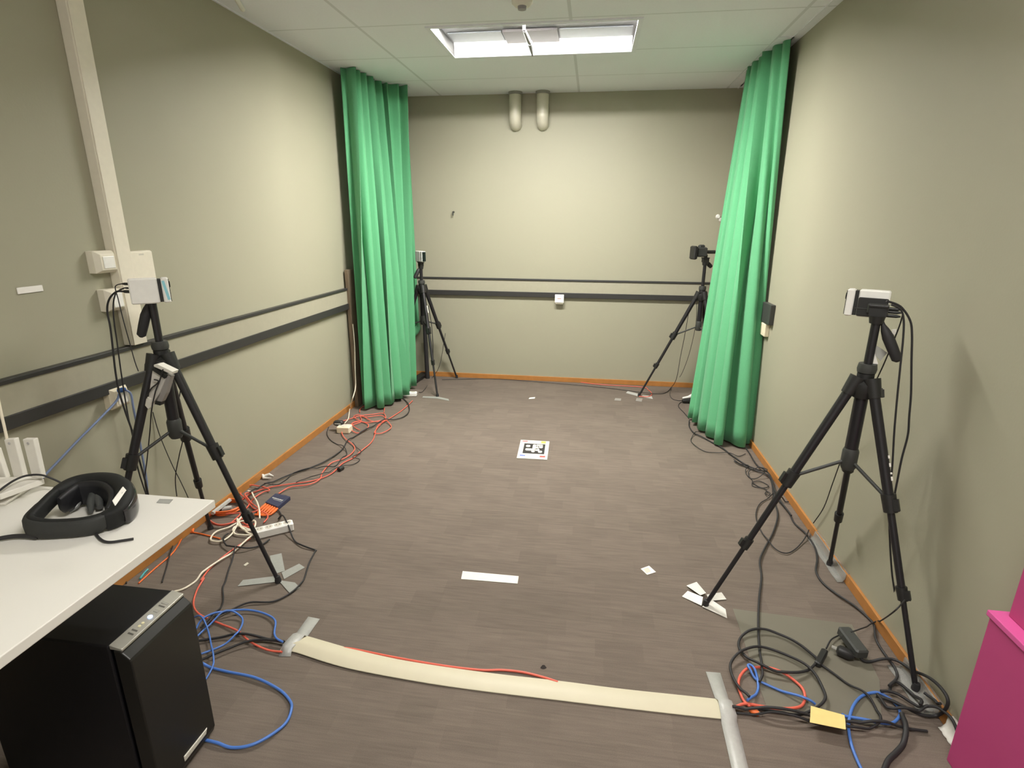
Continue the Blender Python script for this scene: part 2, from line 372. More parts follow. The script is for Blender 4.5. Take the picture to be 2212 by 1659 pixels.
# ------------------------------------------------------------------ curtains
def resample(P, n):
    P = smooth_pts(P, 8); L = [0]
    for i in range(1, len(P)): L.append(L[-1] + (P[i] - P[i - 1]).length)
    out = []
    for k in range(n):
        s = L[-1] * k / (n - 1); i = 0
        while i < len(L) - 2 and L[i + 1] < s: i += 1
        t = (s - L[i]) / max(L[i + 1] - L[i], 1e-9); out.append(P[i].lerp(P[i + 1], t))
    return out
def drape(name, parent, top, bot, folds, amp0, amp1, seed, m=GREEN, n=None, rows=26):
    rnd = random.Random(seed); n = n or folds * 14 + 1
    T, B = resample(top, n), resample(bot, n)
    ph = [0.0]
    for i in range(1, n): ph.append(ph[-1] + 2 * math.pi * folds / (n - 1) * (1 + .45 * math.sin(i * .31 + seed) + .2 * rnd.uniform(-1, 1)))
    famp = [1 + .45 * math.sin(i * .17 + seed * 2) for i in range(n)]
    mb = MB(); rows_ = []
    for r in range(rows):
        t = r / (rows - 1); row = []
        for i in range(n):
            p = T[i].lerp(B[i], t ** 1.0)
            j0, j1 = max(i - 2, 0), min(i + 2, n - 1)
            d = (T[j1] - T[j0]).lerp(B[j1] - B[j0], t); d.z = 0
            nr = Vector((-d.y, d.x, 0)).normalized()
            a = (amp0 + (amp1 - amp0) * t) * famp[i]
            edge = min(1, i / 4, (n - 1 - i) / 4)
            sw = math.sin(ph[i] + .25 * math.sin(t * 3 + i * .05))
            row.append(p + nr * a * (sw + .25 * math.sin(2 * ph[i] + 1)) * edge)
        rows_.append(row)
    mb.loft(rows_, closed=False)
    return obj(name, mb, m, parent, smooth=80, solid=.0025)
zt = ZC - .004
ct = thing('curtain', 'gathered green curtain hanging in the back left of the room', 'curtain', (-1.66, 4.3, 0), 'green curtains')
topL = [fl(735, 146, zt), fl(757, 147, zt), fl(786, 161, zt), fl(815, 177, zt), fl(848, 182, zt), fl(880, 187, zt)]
botL = [fl(784, 874, .02), fl(820, 880, .015), fl(838, 868, .02), fl(858, 863, .03), fl(871, 848, .035), fl(882, 831, .035)]
drape('cloth', ct, topL, botL, 9, .030, .046, 3)
b1 = [on(876, 718, 1, 4.90), on(891, 713, 1, 4.94), on(906, 706, 1, 4.96)]
t1 = [Vector((-1.74, 4.90, zt)), Vector((-1.69, 4.94, zt)), Vector((-1.62, 4.96, zt))]
drape('rear_panel', ct, t1, b1, 2, .006, .010, 5)
hem = [p + Vector((0, 0, -.0)) for p in b1]
obj('tucked_hem', MB().loft([[p + Vector((0, 0, z)) + Vector((dx, 0, 0)) for p in smooth_pts([on(878, 728, 1, 4.89), on(893, 720, 1, 4.93), on(906, 708, 1, 4.95)], 6)] for z, dx in ((.03, -.02), (.045, .0), (.0, .012), (-.05, -.01))], closed=False), GREEN, ct, smooth=True, solid=.003)

cr = thing('curtain', 'gathered green curtain hanging in the back right of the room', 'curtain', (1.0, 3.9, 0), 'green curtains')
topR = [fl(1709, 84, zt), fl(1690, 92, zt), fl(1664, 107, zt), fl(1640, 128, zt), fl(1613, 152, zt)]
botR = [fl(1624, 950, .02), fl(1606, 964, .012), fl(1580, 956, .02), fl(1545, 955, .015), fl(1517, 925, .02), fl(1512, 915, .03), fl(1485, 902, .02)]
drape('cloth', cr, topR, botR, 6, .022, .038, 11)
obj('curtain_rail', MB().bx(1.0, 1.09, 3.75, 4.95, ZC - .004, ZC - .0005), CEILW, cr)
obj('curtain_rail', MB().bx(-1.83, -1.50, 4.66, 4.70, ZC - .004, ZC - .0005), CEILW, ct)

# board edge standing by the left wall beside the curtain
p = fl(770, 880); 
tag(obj('wooden_board', MB().loft([[Vector((x, y, z)) for x, y in ((-1.868, 4.02), (-1.838, 4.015), (-1.825, 4.6), (-1.855, 4.6))] for z in (0, 1.10)]), mat('raw_board', (.20, .15, .10), .7, noise=(14, .25)), bevel=.002), 'narrow brown wooden board standing upright between left wall and curtain', 'board')

# ------------------------------------------------------------------ tripods
def tripod(cx, cy, zh, feet, zs, ztop, label, face, handle_dir, lettering=False):
    t = thing('tripod', label, 'tripod', (cx, cy, 0), 'camera tripods')
    C = Vector((cx, cy, 0)); Z = Vector((0, 0, 1))
    hub = MB().lathe(C + Z * (zh - .055), [(.0, 0), (.03, 0), (.042, .03), (.04, .05), (.026, .062), (.026, .085), (.022, .088), (.0, .088)], 18)
    obj('hub', hub, BLK, t, smooth=40)
    obj('locking_collar', MB().lathe(C + Z * (zh + .033), [(.0, 0), (.028, 0), (.03, .012), (.027, .03), (.0, .03)], 18), DGREY, t, smooth=40)
    obj('center_column', MB().cyl(C + Z * zs, C + Z * (ztop - .03), .0135, n=16), BLKM, t, smooth=True)
    obj('column_sleeve', MB().cyl(C + Z * (zs - .005), C + Z * (zh - .05), .021, n=16), BLKM, t, smooth=True)
    bh = MB().lathe(C + Z * (zs - .03), [(.0, 0), (.02, 0), (.026, .012), (.026, .07), (.022, .08), (.0, .08)], 16)
    obj('brace_hub', bh, DGREY, t, smooth=40)
    for i, f in enumerate(feet):
        f = Vector((f[0], f[1], 0)); d = (f - C).normalized()
        a = C + d * .035 + Z * (zh - .012); b = f + Z * .008
        ax = (b - a); P = lambda k: a + ax * k; u = ax.normalized()
        obj('shoulder_joint', MB().cyl(a - u * .03, a + u * .035, .026, .021, 14), BLK, t, smooth=True)
        leg = obj('leg', MB().cyl(P(.02), P(.39), .0165, .0155, 14), BLKM, t, smooth=True)
        obj('lower_section', MB().cyl(P(.38), P(.69), .0115, n=12), BLKM, leg, smooth=True)
        obj('lower_section', MB().cyl(P(.68), P(.985), .0085, n=12), BLKM, leg, smooth=True)
        for k, r, h in ((.39, .023, .03), (.69, .017, .022)):
            mb = MB().cyl(P(k) - u * h, P(k) + u * h, r, r * .92, 12)
            mb.box(P(k) + d * r + Z * .004, (.016, .016, h * 1.3), Vector((0, 0, 1)).rotation_difference(u).to_matrix())
            obj('leg_clamp', mb, BLK, leg, smooth=40)
        obj('rubber_foot', MB().lathe(f, [(.0, 0), (.013, 0), (.013, .014), (.009, .03), (.0, .03)], 12), BLKR, leg, smooth=40)
        q = P(.375)
        obj('brace_strut', MB().cyl(C + Z * zs + d * .02, q - d * .012, .0062, n=8).cyl(q - d * .014 - Z * .01, q - d * .014 + Z * .01, .008, n=8), DGREY, t, smooth=True)
        if lettering and i == lettering - 1:
            s = Vector((AX[0].x, AX[0].y, 0)).normalized(); s = (s - u * s.dot(u)).normalized()
            n_ = u.cross(s); n_ = n_ if n_.dot(EYE - P(.3)) > 0 else -n_
            lt = MB()
            for k, ln in ((.235, .010), (.262, .012), (.290, .006), (.308, .013)):
                lt.box(P(k) + s * .0095 + n_ * .0132, (.008, ln, .0015), Matrix((s, u, n_)).transposed())
            obj('white_lettering', lt, PAPER, leg)
    # head: pan base, tilt block, plate and hanging handle
    fd = Vector((*face, 0)).normalized(); sd_ = Vector((-fd.y, fd.x, 0))
    hd = MB().cyl(C + Z * (ztop - .04), C + Z * (ztop - .015), .02, .024, 16)
    hd.box(C + Z * (ztop), (.05, .03, .03), Matrix((fd, sd_, Z)).transposed())
    obj('pan_head', hd, BLK, t, smooth=40)
    obj('camera_plate', MB().box(C + Z * (ztop + .018), (.055, .042, .008), Matrix((fd, sd_, Z)).transposed()), BLK, t, bevel=.002)
    h = Vector(handle_dir)
    a = C + Z * (ztop - .005); u = h.normalized(); L = h.length
    obj('pan_handle', MB().sweep([a, a + u * L * .25, a + u * L * .36, a + u * L * .5, a + u * L * .75, a + u * L * .95, a + u * L], [.006, .007, .013, .0175, .017, .0155, .006], 14), BLKR, t, smooth=40)
    # crank on the column
    obj('column_crank', MB().cyl(C + Z * (zh - .02), C + Z * (zh - .02) - fd * .055, .006).cyl(C + Z * (zh - .02) - fd * .05, C + Z * (zh - .045) - fd * .055, .010), DGREY, t, smooth=True)
    return t
def depth_camera(cx, cy, z, face, label, white=True, sticker=False, tilt=0):
    fd = Vector((*face, 0)).normalized(); sd_ = Vector((-fd.y, fd.x, 0)); Z = Vector((0, 0, 1))
    t = thing('depth_camera', label, 'camera', (cx, cy, z), 'cameras on tripods')
    Rm = Matrix((fd, sd_, Z)).transposed() @ Matrix.Rotation(R_(tilt), 3, 'Y')
    c0 = Vector((cx, cy, z + .045))
    L, W, H = .116, .039, .090
    obj('sensor_sleeve', MB().cbox(c0 + Rm @ Vector((-.018, 0, 0)), (L * .76, W, H), .004, Rm), WHITE2, t, smooth=20)
    obj('front_collar', MB().cbox(c0 + Rm @ Vector((.049, 0, 0)), (.024, W + .001, H), .004, Rm), WHITE2, t, smooth=20)
    obj('seam', MB().box(c0 + Rm @ Vector((.032, 0, 0)), (.012, W - .006, H - .008), Rm), BLK, t)
    obj('lens_face', MB().box(c0 + Rm @ Vector((.0613, 0, 0)), (.002, W - .006, H - .01), Rm), mat('lens_black', (.01, .01, .012), .15), t)
    obj('lens', MB().cyl(c0 + Rm @ Vector((.061, 0, .02)), c0 + Rm @ Vector((.065, 0, .02)), .012, .011), mat('lens_black', (.01, .01, .012), .15), t, smooth=40)
    for s in (-1, 1):
        for dx in (-.052, .008):
            for dz in (-.04, .04):
                pass
    if sticker:
        for s in (-1,):
            obj('cyan_sticker', MB().box(c0 + Rm @ Vector((.049, s * (W / 2 + .0008), .0)), (.009, .0008, .07), Rm @ Matrix.Rotation(R_(-9), 3, 'Y')), mat('cyan_tape', (.30, .66, .74), .5), t)
    return t, c0, Rm

LC = (-1.612, 1.825)
tripod(LC[0], LC[1], .955, [(-1.245, 1.81), (-1.795, 1.50), (-1.80, 2.145)], .655, 1.205, 'black tripod by the white desk, its front foot taped down', (.75, .66), (-.058, -.018, -.165))
depth_camera(LC[0] + .030, LC[1] - .034, 1.168, (.75, .66), 'white sensor camera with cyan stripe on the tripod by the desk', sticker=True)
RC = (.937, 1.94)
tripod(RC[0], RC[1], .945, [(.508, 1.922), (1.108, 2.285), (1.108, 1.60)], .65, 1.185, 'black tripod by the right wall, nearest on the right side', (-.88, .47), (.075, -.03, -.155), lettering=3)
tR, cR, RR = depth_camera(RC[0] - .012, RC[1] + .058, 1.158, (-.88, .47), 'white sensor camera with black port side on the nearer right tripod')
FLC = (-1.475, 4.70)
tripod(FLC[0], FLC[1], .90, [(-1.25, 4.985), (-1.275, 4.385), (-1.83, 4.69)], .60, 1.10, 'black tripod in the far left corner beside the curtain', (.7, -.7), (-.05, -.03, -.115))
depth_camera(FLC[0], FLC[1], 1.122, (.72, -.69), 'small pale camera on the far left tripod beside the curtain')
FRC = (.905, 4.69)
tripod(FRC[0], FRC[1], .90, [(.462, 4.675), (1.09, 4.36), (1.09, 5.0)], .625, 1.17, 'black tripod in the far right corner behind the curtain', (-.9, -.35), (.06, .05, -.05))

# far right: dark camera on its tripod
fd = Vector((-.95, -.3, 0)).normalized(); Rm = Matrix((fd, Vector((-fd.y, fd.x, 0)), Vector((0, 0, 1)))).transposed()
t = thing('camera', 'dark camera facing left on the far right tripod', 'camera', (FRC[0], FRC[1], 1.19))
c0 = Vector((FRC[0], FRC[1], 1.235)) + fd * .045
obj('body', MB().cbox(c0, (.085, .06, .075), .008, Rm), DGREY, t, smooth=20)
obj('lens_hood', MB().cbox(c0 + fd * .062 - Vector((0, 0, .005)), (.032, .085, .105), .008, Rm), BLK, t, smooth=20)
obj('top_grip', MB().cbox(c0 + Vector((0, 0, .045)), (.05, .035, .025), .008, Rm), DGREY, t, smooth=20)
obj('bracket', MB().cyl(c0 - fd * .03, c0 - fd * .12, .014).cyl(c0 - fd * .045 - Vector((0, 0, .02)), Vector((FRC[0], FRC[1], 1.185)), .014), BLK, t, smooth=True)

# dark clamp bracket on the near right camera's visible side and its cable plugs
t = thing('camera_mount', 'black bracket clamped against the white camera on the right tripod', 'mount', (RC[0], RC[1], 1.16))
side = RR @ Vector((0, 1, 0)); side = side if side.y < 0 else -side
fdR = RR @ Vector((1, 0, 0))
cc = cR + side * .026
obj('bracket_plate', MB().cbox(cc - fdR * .018 - Vector((0, 0, .010)), (.085, .012, .062), .003, RR), BLK, t, smooth=20)
obj('bracket_arm', MB().cbox(cc + side * .008 - fdR * .035 - Vector((0, 0, .012)), (.06, .02, .034), .004, RR), DGREY, t, smooth=20)
obj('bracket_rib', MB().cbox(cc + side * .007 + fdR * .01 - Vector((0, 0, .015)), (.04, .003, .004), .001, RR), DGREY, t)

# thick black pole standing in the far left corner
p = on(924, 800, 1, YB - .06)
tag(obj('black_pole', MB().cyl((on(923, 802, 1, 4.93).x, 4.93, 0), (on(912.5, 615, 1, 4.93).x, 4.93, on(912.5, 615, 1, 4.93).z), .021, .017, 16), BLKR, smooth=True), 'thick black pole standing at the back wall behind the far left tripod', 'pole')

# ------------------------------------------------------------------ desk and what is on it
dk = thing('desk', 'white desk at the lower left with a headset on top', 'desk', (-1.43, .4, 0))
obj('desktop', MB().bx(XL + .012, -1.0, -.45, 1.225, .697, .72), [DESK], dk, bevel=.002)
for x in (-1.78, -1.25):
    for y in (-.3, .62): obj('leg', MB().bx(x - .025, x + .025, y - .025, y + .025, 0, .69), STEEL, dk, bevel=.003)
obj('frame_rail', MB().bx(-1.8, -1.22, -.32, -.28, .655, .697).bx(-1.8, -1.22, .60, .64, .655, .697).bx(-1.53, -1.49, -.3, .62, .66, .69), STEEL, dk)
a = [fl(345, 1078, .7205), fl(374, 1079, .7205), fl(366, 1088, .7205), fl(338, 1086, .7205)]
tag(obj('desk_sticker', MB().prism(a, .0008), mat('grey_sticker', (.34, .34, .31), .5)), 'small grey square sticker near the far corner of the desk', 'sticker')

# headset: a ring with a heavy front housing
hs = thing('vr_headset', 'black head-mounted display lying on the white desk', 'headset', (-1.27, 1.07, .72))
rim = [(64, 1112, .775), (84, 1087, .785), (118, 1055, .795), (158, 1031, .80), (205, 1023, .802), (243, 1027, .80), (264, 1044, .795), (264, 1068, .785), (248, 1092, .776), (218, 1108, .77), (178, 1118, .767), (130, 1122, .766), (88, 1121, .769)]
loop = smooth_pts([fl(x, y, z) for x, y, z in rim], 6, True)
cen = sum(loop, Vector()) / len(loop)
NL = len(loop)
def ringpart(i0, i1, thick, height, drop=0.0, outward=0.0, taper=True):
    rings = []
    for q in range(i0, i1 + 1):
        i = q % NL; k = (q - i0) / (i1 - i0)
        p = loop[i]; d = loop[(i + 1) % NL] - loop[i - 1]; d.z = 0; nr = Vector((d.y, -d.x, 0)).normalized()
        if nr.dot(p - cen) < 0: nr = -nr
        e = math.sin(math.pi * min(1, max(0, k))) ** .35 if taper else 1
        th, h = thick * (.45 + .55 * e), height * (.5 + .5 * e)
        zb = max(p.z - drop - h, .7225)
        h = p.z - drop - zb
        sec = []
        for a_ in range(12):
            an = 2 * math.pi * a_ / 12
            cx_, cz_ = math.copysign(abs(math.cos(an)) ** .6, math.cos(an)), math.copysign(abs(math.sin(an)) ** .6, math.sin(an))
            sec.append(p + nr * (outward + cx_ * th / 2) + Vector((0, 0, -drop - h / 2 + cz_ * h / 2)))
        rings.append(sec)
    return MB().loft(rings)
idx = lambda k: k * 6
hb = ringpart(0, NL, .020, .040, taper=False)
obj('headband', hb, mat('headset_black', (.012, .0125, .012), .65, spec=.3), hs, smooth=70)
obj('rear_pad', ringpart(idx(9) - 2, idx(14) + 1, .030, .052, .002, .004), mat('headset_dark_grey', (.024, .025, .023), .65), hs, smooth=70)
obj('front_housing', ringpart(idx(2), idx(9), .046, .080, .0, .000), mat('headset_black', (.012, .0125, .012), .65, spec=.3), hs, smooth=70)
obj('visor', ringpart(idx(4), idx(8), .012, .066, .012, .020), mat('visor_gloss', (.02, .018, .02), .12), hs, smooth=70)
pz = fl(185, 1078, .75)
obj('inner_shell', ringpart(idx(1) + 3, idx(8), .022, .070, .008, -.026), mat('shell_black', (.008, .008, .010), .5), hs, smooth=70)
obj('face_cushion', MB().sweep([fl(196, 1106, .732), fl(196, 1085, .745), fl(201, 1068, .755), fl(212, 1072, .75), fl(216, 1096, .735)], [.006, .010, .012, .012, .008], 10), mat('cushion_grey', (.06, .063, .06), .35), hs, smooth=True)
obj('nose_pad', MB().sweep([fl(150, 1106, .726), fl(166, 1094, .735), fl(174, 1078, .745), fl(170, 1064, .752)], [.004, .006, .006, .004], 8), mat('cushion_shine', (.16, .165, .16), .3), hs, smooth=True)
# white label stuck on the outer side of the band
i = idx(8) + 1
pl_ = [fl(266, 1051, .788), fl(273, 1059, .776), fl(250, 1092, .766), fl(244, 1081, .778)]
push = Vector((.75, -.62, .35)).normalized() * .004
cnt = sum(pl_, Vector()) / 4
qs = [EYE + (p - EYE) * .93 for p in pl_]
qn = (qs[1] - qs[0]).cross(qs[3] - qs[0]).normalized()
if qn.dot(EYE - qs[0]) > 0: qn = -qn
obj('white_label', MB().loft([qs, [p + qn * .002 for p in qs]]), PAPER, hs)
obj('label_print', MB().loft([[qs[0].lerp(qs[1], .5).lerp(qs[3].lerp(qs[2], .5), k) - qn * .0004 + o_ for o_ in (Vector(), (qs[1] - qs[0]) * .14)] + [qs[0].lerp(qs[1], .5).lerp(qs[3].lerp(qs[2], .5), k + .09) - qn * .0004 + o_ for o_ in ((qs[1] - qs[0]) * .14, Vector())] for k in (.25,)] + [[qs[0].lerp(qs[1], .5).lerp(qs[3].lerp(qs[2], .5), .34) - qn * .0004] * 4]), mat('label_grey_print', (.5, .5, .46), .6), hs)
obj('adjust_strap', MB().sweep(smooth_pts([fl(205, 1148, .726), fl(212, 1160, .724), fl(224, 1169, .724), fl(240, 1171, .724), (fl(262, 1168, .724)), fl(288, 1164, .724)], 5), .0032, 8), BLKR, hs, smooth=True)

# router at the left edge of the desk
rt = thing('wifi_router', 'white router with upright paddle antennas at the desk edge', 'router', (-1.66, 1.13, .72))
WR = mat('router_white', (.80, .77, .70), .4)
def slab(poly, ext): # polygon + extrusion vector
    return MB().loft([poly, [p + Vector(ext) for p in poly]])
body = [Vector((-1.545, 1.195, .735)), Vector((-1.545, 1.195, .758)), Vector((-1.60, 1.06, .748)), Vector((-1.60, 1.06, .735))]
yA = 1.19
top4 = [fl(-60, 1032, .765), fl(80, 1028, .765), fl(95, 1034, .76), fl(0, 1068, .758), fl(-60, 1075, .758)]
obj('body', MB().loft([[p - Vector((0, 0, .016)) for p in top4], top4]), WR, rt, bevel=.002)
obj('stand', MB().loft([[fl(-60, 1096, .7205), fl(12, 1092, .7205), fl(86, 1044, .7205), fl(84, 1036, .7205), fl(-60, 1060, .7205)], [fl(-60, 1088, .728), fl(10, 1088, .728), fl(82, 1038, .7485), fl(80, 1034, .7485), fl(-60, 1056, .73)]]), WR, rt, bevel=.0015)
obj('stand_inset', MB().prism([fl(-50, 1086, .7285), fl(10, 1080, .7285), fl(44, 1058, .735), fl(-50, 1070, .735)], .0015), mat('router_grey', (.5, .48, .47), .5), rt)
for (bl, br, tr, tl) in (((70, 1036), (91, 1034), (72, 949), (48, 949)), ((30, 1034), (51, 1030), (30, 948), (8, 950)), ((-8, 1034), (13, 1034), (-8, 970), (-26, 972))):
    q = [on(*k, 1, yA) for k in (bl, br, tr, tl)]
    an = obj('antenna', slab(q, (0, .014, 0)), WR, rt, bevel=.002)
    c_ = q[3].lerp(q[2], .45) - Vector((0, 0, .012)) + Vector((0, -.0005, 0))
    obj('antenna_tip_mark', MB().cyl(c_, c_ + Vector((0, -.001, 0)), .004, n=10), mat('router_grey', (.5, .48, .47), .5), an)

# ------------------------------------------------------------------ desktop computer
pc = thing('computer_tower', 'black computer tower standing on the floor under the desk', 'computer', (-1.27, 1.02, 0))
PB = mat('pc_black', (.004, .004, .006), .45); PF = mat('pc_front', (.012, .0115, .0095), .4)
Y0, Y1, XF = .918, 1.128, -1.04
obj('case_body', MB().bx(-1.50, XF - .0525, Y0, Y1, .012, .49), PB, pc, bevel=.004)
obj('front_panel', MB().loft([[Vector((x, y, z)) for x, z in ((XF - .043, .012), (XF - .006, .012), (XF, .03), (XF, .452), (XF - .003, .458), (XF - .020, .474), (XF - .022, .479), (XF - .043, .479))] for y in (Y0 + .001, Y1 - .001)]), PF, pc, bevel=.003)
cp_ = obj('control_strip', MB().loft([[Vector((x, y, z)) for x, z in ((XF - .052, .480), (XF - .052, .4925), (XF - .019, .4845), (XF - .019, .478))] for y in (Y0 + .002, Y1 - .002)]), mat('brushed_silver', (.50, .49, .43), .38, metal=.5), pc, bevel=.0015)
def stripz(x): return .4925 - (x - (XF - .052)) * .2424
def on_strip(y, w_, l_, m, nm, r=None, em=None):
    x = XF - .035; z = stripz(x)
    Rm = Matrix.Rotation(R_(14), 3, 'Y')
    if r: return obj(nm, MB().cyl((x, y, z - .002), Vector((x, y, z)) + Rm @ Vector((0, 0, .0015)), r, n=18), m, cp_, smooth=40)
    return obj(nm, MB().box((x, y, z + .0003), (l_, w_, .002), Rm), m, cp_)
HOLE = mat('port_dark', (.10, .095, .08), .5)
on_strip(.965, .004, .014, HOLE, 'usb_port'); on_strip(.977, .004, .014, HOLE, 'usb_port')
on_strip(.992, 0, 0, mat('jack_gold', (.75, .70, .45), .3), 'audio_jack', .0035); on_strip(1.003, 0, 0, mat('jack_gold', (.75, .70, .45), .3), 'audio_jack', .0035)
on_strip(1.026, 0, 0, mat('power_led', (.25, .4, .9), .3, emit=((.25, .45, 1), 2.5)), 'power_button', .0055)
on_strip(1.048, .008, .012, mat('led_window', (.32, .31, .27), .4), 'indicator_light')
on_strip(1.066, .003, .016, HOLE, 'card_slot'); on_strip(1.078, .006, .018, mat('led_window', (.32, .31, .27), .4), 'card_slot')
obj('badge', MB().loft([[Vector((XF + .0005, y, z)) for y, z in ((1.002, .040), (1.088, .040), (1.095, .055), (1.002, .058))], [Vector((XF + .003, y, z)) for y, z in ((1.004, .042), (1.086, .042), (1.092, .054), (1.004, .056))]]), mat('badge_silver', (.6, .58, .5), .4, noise=(120, .25)), pc)
for x in (-1.46, -1.09):
    for y in (Y0 + .02, Y1 - .02): obj('foot', MB().cyl((x, y, 0), (x, y, .014), .014), BLKR, pc)

# ------------------------------------------------------------------ magenta boxes at the right edge
mg = thing('storage_box', 'magenta cardboard box standing at the right wall, lower right', 'box', (1.09, 1.2, 0), 'magenta boxes')
obj('box_body', MB().bx(1.062, 1.119, .75, 1.352, 0, .487), MAGENTA, mg, bevel=.003)
obj('lid', MB().bx(1.056, 1.119, .745, 1.357, .487, .503), PINK, mg, bevel=.002)
m2 = thing('storage_box', 'taller dark magenta box standing on the lower magenta box', 'box', (1.1, 1.15, .5), 'magenta boxes')
obj('box_body', MB().bx(1.092, 1.131, .72, 1.338, .503, .92), MAGENTA, m2, bevel=.003)
obj('lid', MB().bx(1.088, 1.133, .716, 1.342, .92, .94), MAGENTA, m2, bevel=.002)

# ------------------------------------------------------------------ flat things on the floor
def patch(name, label, cat, pix, m, z=.0012, h=.0012, group=None, scale=1):
    return tag(obj(name, MB().prism([fl(x, y, z) for x, y in pix], h), m), label, cat, group)
mk = thing('marker_board', 'white square board with black tracking pattern on the carpet', 'marker', (-.36 * .9125, 3.35, 0))
b4 = [fl(1116, 991), fl(1182, 994.5), fl(1187, 955), fl(1125, 951.5)]
obj('board', MB().prism(b4, .006), mat('board_white', (.60, .59, .53), .6), mk, bevel=.001)
def bi(u, v, dz): # u right, v up (0..1) on the board
    return (b4[0].lerp(b4[1], u)).lerp(b4[3].lerp(b4[2], u), v) + Vector((0, 0, dz))
def cell(mb, u0, u1, v0, v1, dz): mb.prism([bi(u0, v0, dz), bi(u1, v0, dz), bi(u1, v1, dz), bi(u0, v1, dz)], .0006); return mb
obj('black_square', cell(MB(), .155, .875, .26, .80, .0062), mat('print_black', (.025, .022, .022), .6), mk)
wm = MB()
def roundcell(mb, u0, u1, v0, v1, dz):
    b_u, b_v = .025, .04
    pts = [(u0 + b_u, v0), (u1 - b_u, v0), (u1, v0 + b_v), (u1, v1 - b_v), (u1 - b_u, v1), (u0 + b_u, v1), (u0, v1 - b_v), (u0, v0 + b_v)]
    mb.prism([bi(x, y, dz) for x, y in pts], .0006)
for q in ((.225, .375, .60, .715), (.225, .47, .41, .525), (.435, .555, .33, .43), (.455, .565, .44, .76), (.565, .80, .68, .765), (.67, .80, .57, .70), (.565, .66, .50, .66), (.54, .70, .41, .54), (.66, .80, .32, .43)):
    roundcell(wm, *q, .0068)
obj('white_pattern', wm, mat('board_white', (.60, .59, .53), .6), mk)
for (u0, u1, v0, v1, c_) in ((.07, .25, .90, .95, (.62, .12, .12)), (.72, .88, .86, .97, (.66, .62, .10)), (.08, .26, .12, .17, (.10, .16, .55)), (.74, .92, .10, .17, (.62, .08, .07))):
    obj('colour_bar', cell(MB(), u0, u1, v0, v1, .0062), mat('bar_%d%d' % (int(u0 * 100), int(v0 * 100)), c_, .6), mk)

patch('tape_strip', 'straight white tape strip alone on the open carpet', 'tape', [(996, 1251), (1118, 1261), (1120.5, 1245), (999.5, 1234)], WHTAPE)
st = patch('paper_sticker', 'small square paper sticker with faded pink print on the carpet', 'sticker', [(1398, 1242), (1417, 1236), (1402, 1222.5), (1384, 1229)], PAPER)
obj('pink_print', MB().prism([fl(x, y, .0026) for x, y in ((1397, 1238), (1406, 1234), (1400, 1226), (1390, 1229))], .0004), mat('faded_pink', (.76, .60, .50), .7), st)
tag(obj('carpet_stain', MB().prism([fl(1174 + 6 * math.cos(a) * (1 + .3 * math.sin(3 * a)), 1441 + 4.5 * math.sin(a), .0004) for a in [2 * math.pi * k / 12 for k in range(12)]], .0005), mat('stain', (.02, .014, .012), .9)), 'tiny dark stain on the carpet above the cable cover', 'stain')
patch('paper_scrap', 'tiny white paper scrap on the carpet near the back wall', 'scrap', [(1142, 862), (1155, 861), (1156, 858), (1144, 859)], PAPER)
patch('paper_scrap', 'tiny beige scrap on the carpet left of the taped tripod foot', 'scrap', [(526, 1221), (530, 1223), (538, 1217), (534, 1215)], mat('beige_scrap', (.6, .56, .45), .7))
patch('floor_mat', 'thin olive grey plastic sheet under the cables at lower right', 'mat', [(1657, 1532), (1905, 1572), (1900, 1470), (1840, 1349), (1583, 1315)], mat('olive_sheet', (.165, .152, .115), .5, noise=(8, .08)), .0006, .0010)

def foot_tapes(where, group, quads, m):
    for lab, q in quads:
        patch('tape_piece', lab, 'tape', q, m, .0010 + .0006 * quads.index((lab, q)), .0009, group)
s5 = lambda L: [(440 + x / 5.53, 1000 + y / 5.53) for x, y in L]
foot_tapes('left', 'tape at the left tripod foot', [
    ('silver tape piece pointing to the back at the left tripod foot', s5([(840, 1330), (970, 1290), (930, 1080), (790, 1110)])),
    ('silver tape piece pointing right at the left tripod foot', s5([(960, 1390), (1210, 1250), (1140, 1205), (930, 1310)])),
    ('long silver tape piece pointing left at the left tripod foot', s5([(405, 1475), (890, 1420), (880, 1350), (470, 1400)])),
    ('silver tape piece pointing forward at the left tripod foot', s5([(1030, 1560), (1150, 1490), (1090, 1430), (890, 1400)]))], GREYTAPE)
def blob(name, label, cat, pts, m, group=None, r=.012):
    return tag(obj(name, MB().sweep(smooth_pts(pts, 4), [r * .5] + [r] * ((len(pts) - 1) * 4 - 1) + [r * .4], 8), m, smooth=40), label, cat, group)
s37 = lambda L: [(1450 + x / 3.687, 1000 + y / 3.687) for x, y in L]
def flap(name, label, pix, lifts, m, group):
    a_ = [fl(x, y, .0015) + Vector((0, 0, l)) for (x, y), l in zip(pix, lifts)]
    tag(obj(name, MB().prism(a_, .0012), m), label, 'tape', group)
for lab, q, l in (
    ('crumpled white tape flap at back left of the right tripod foot', [(230, 1075), (275, 1058), (200, 965), (120, 985)], (.012, .012, .010, .004)),
    ('white tape flap pointing left at the right tripod foot', [(240, 1145), (250, 1090), (130, 1030), (85, 1065)], (.004, .012, .006, .0)),
    ('white tape flap pointing right at the right tripod foot', [(300, 1110), (440, 1088), (400, 1035), (280, 1070)], (.006, .0, .002, .012)),
    ('white tape flap pointing forward at the right tripod foot', [(445, 1238), (430, 1180), (310, 1105), (245, 1152)], (.0, .008, .012, .004))):
    flap('tape_piece', lab, s37(q), l, WHTAPE, 'tape at the near right tripod foot')
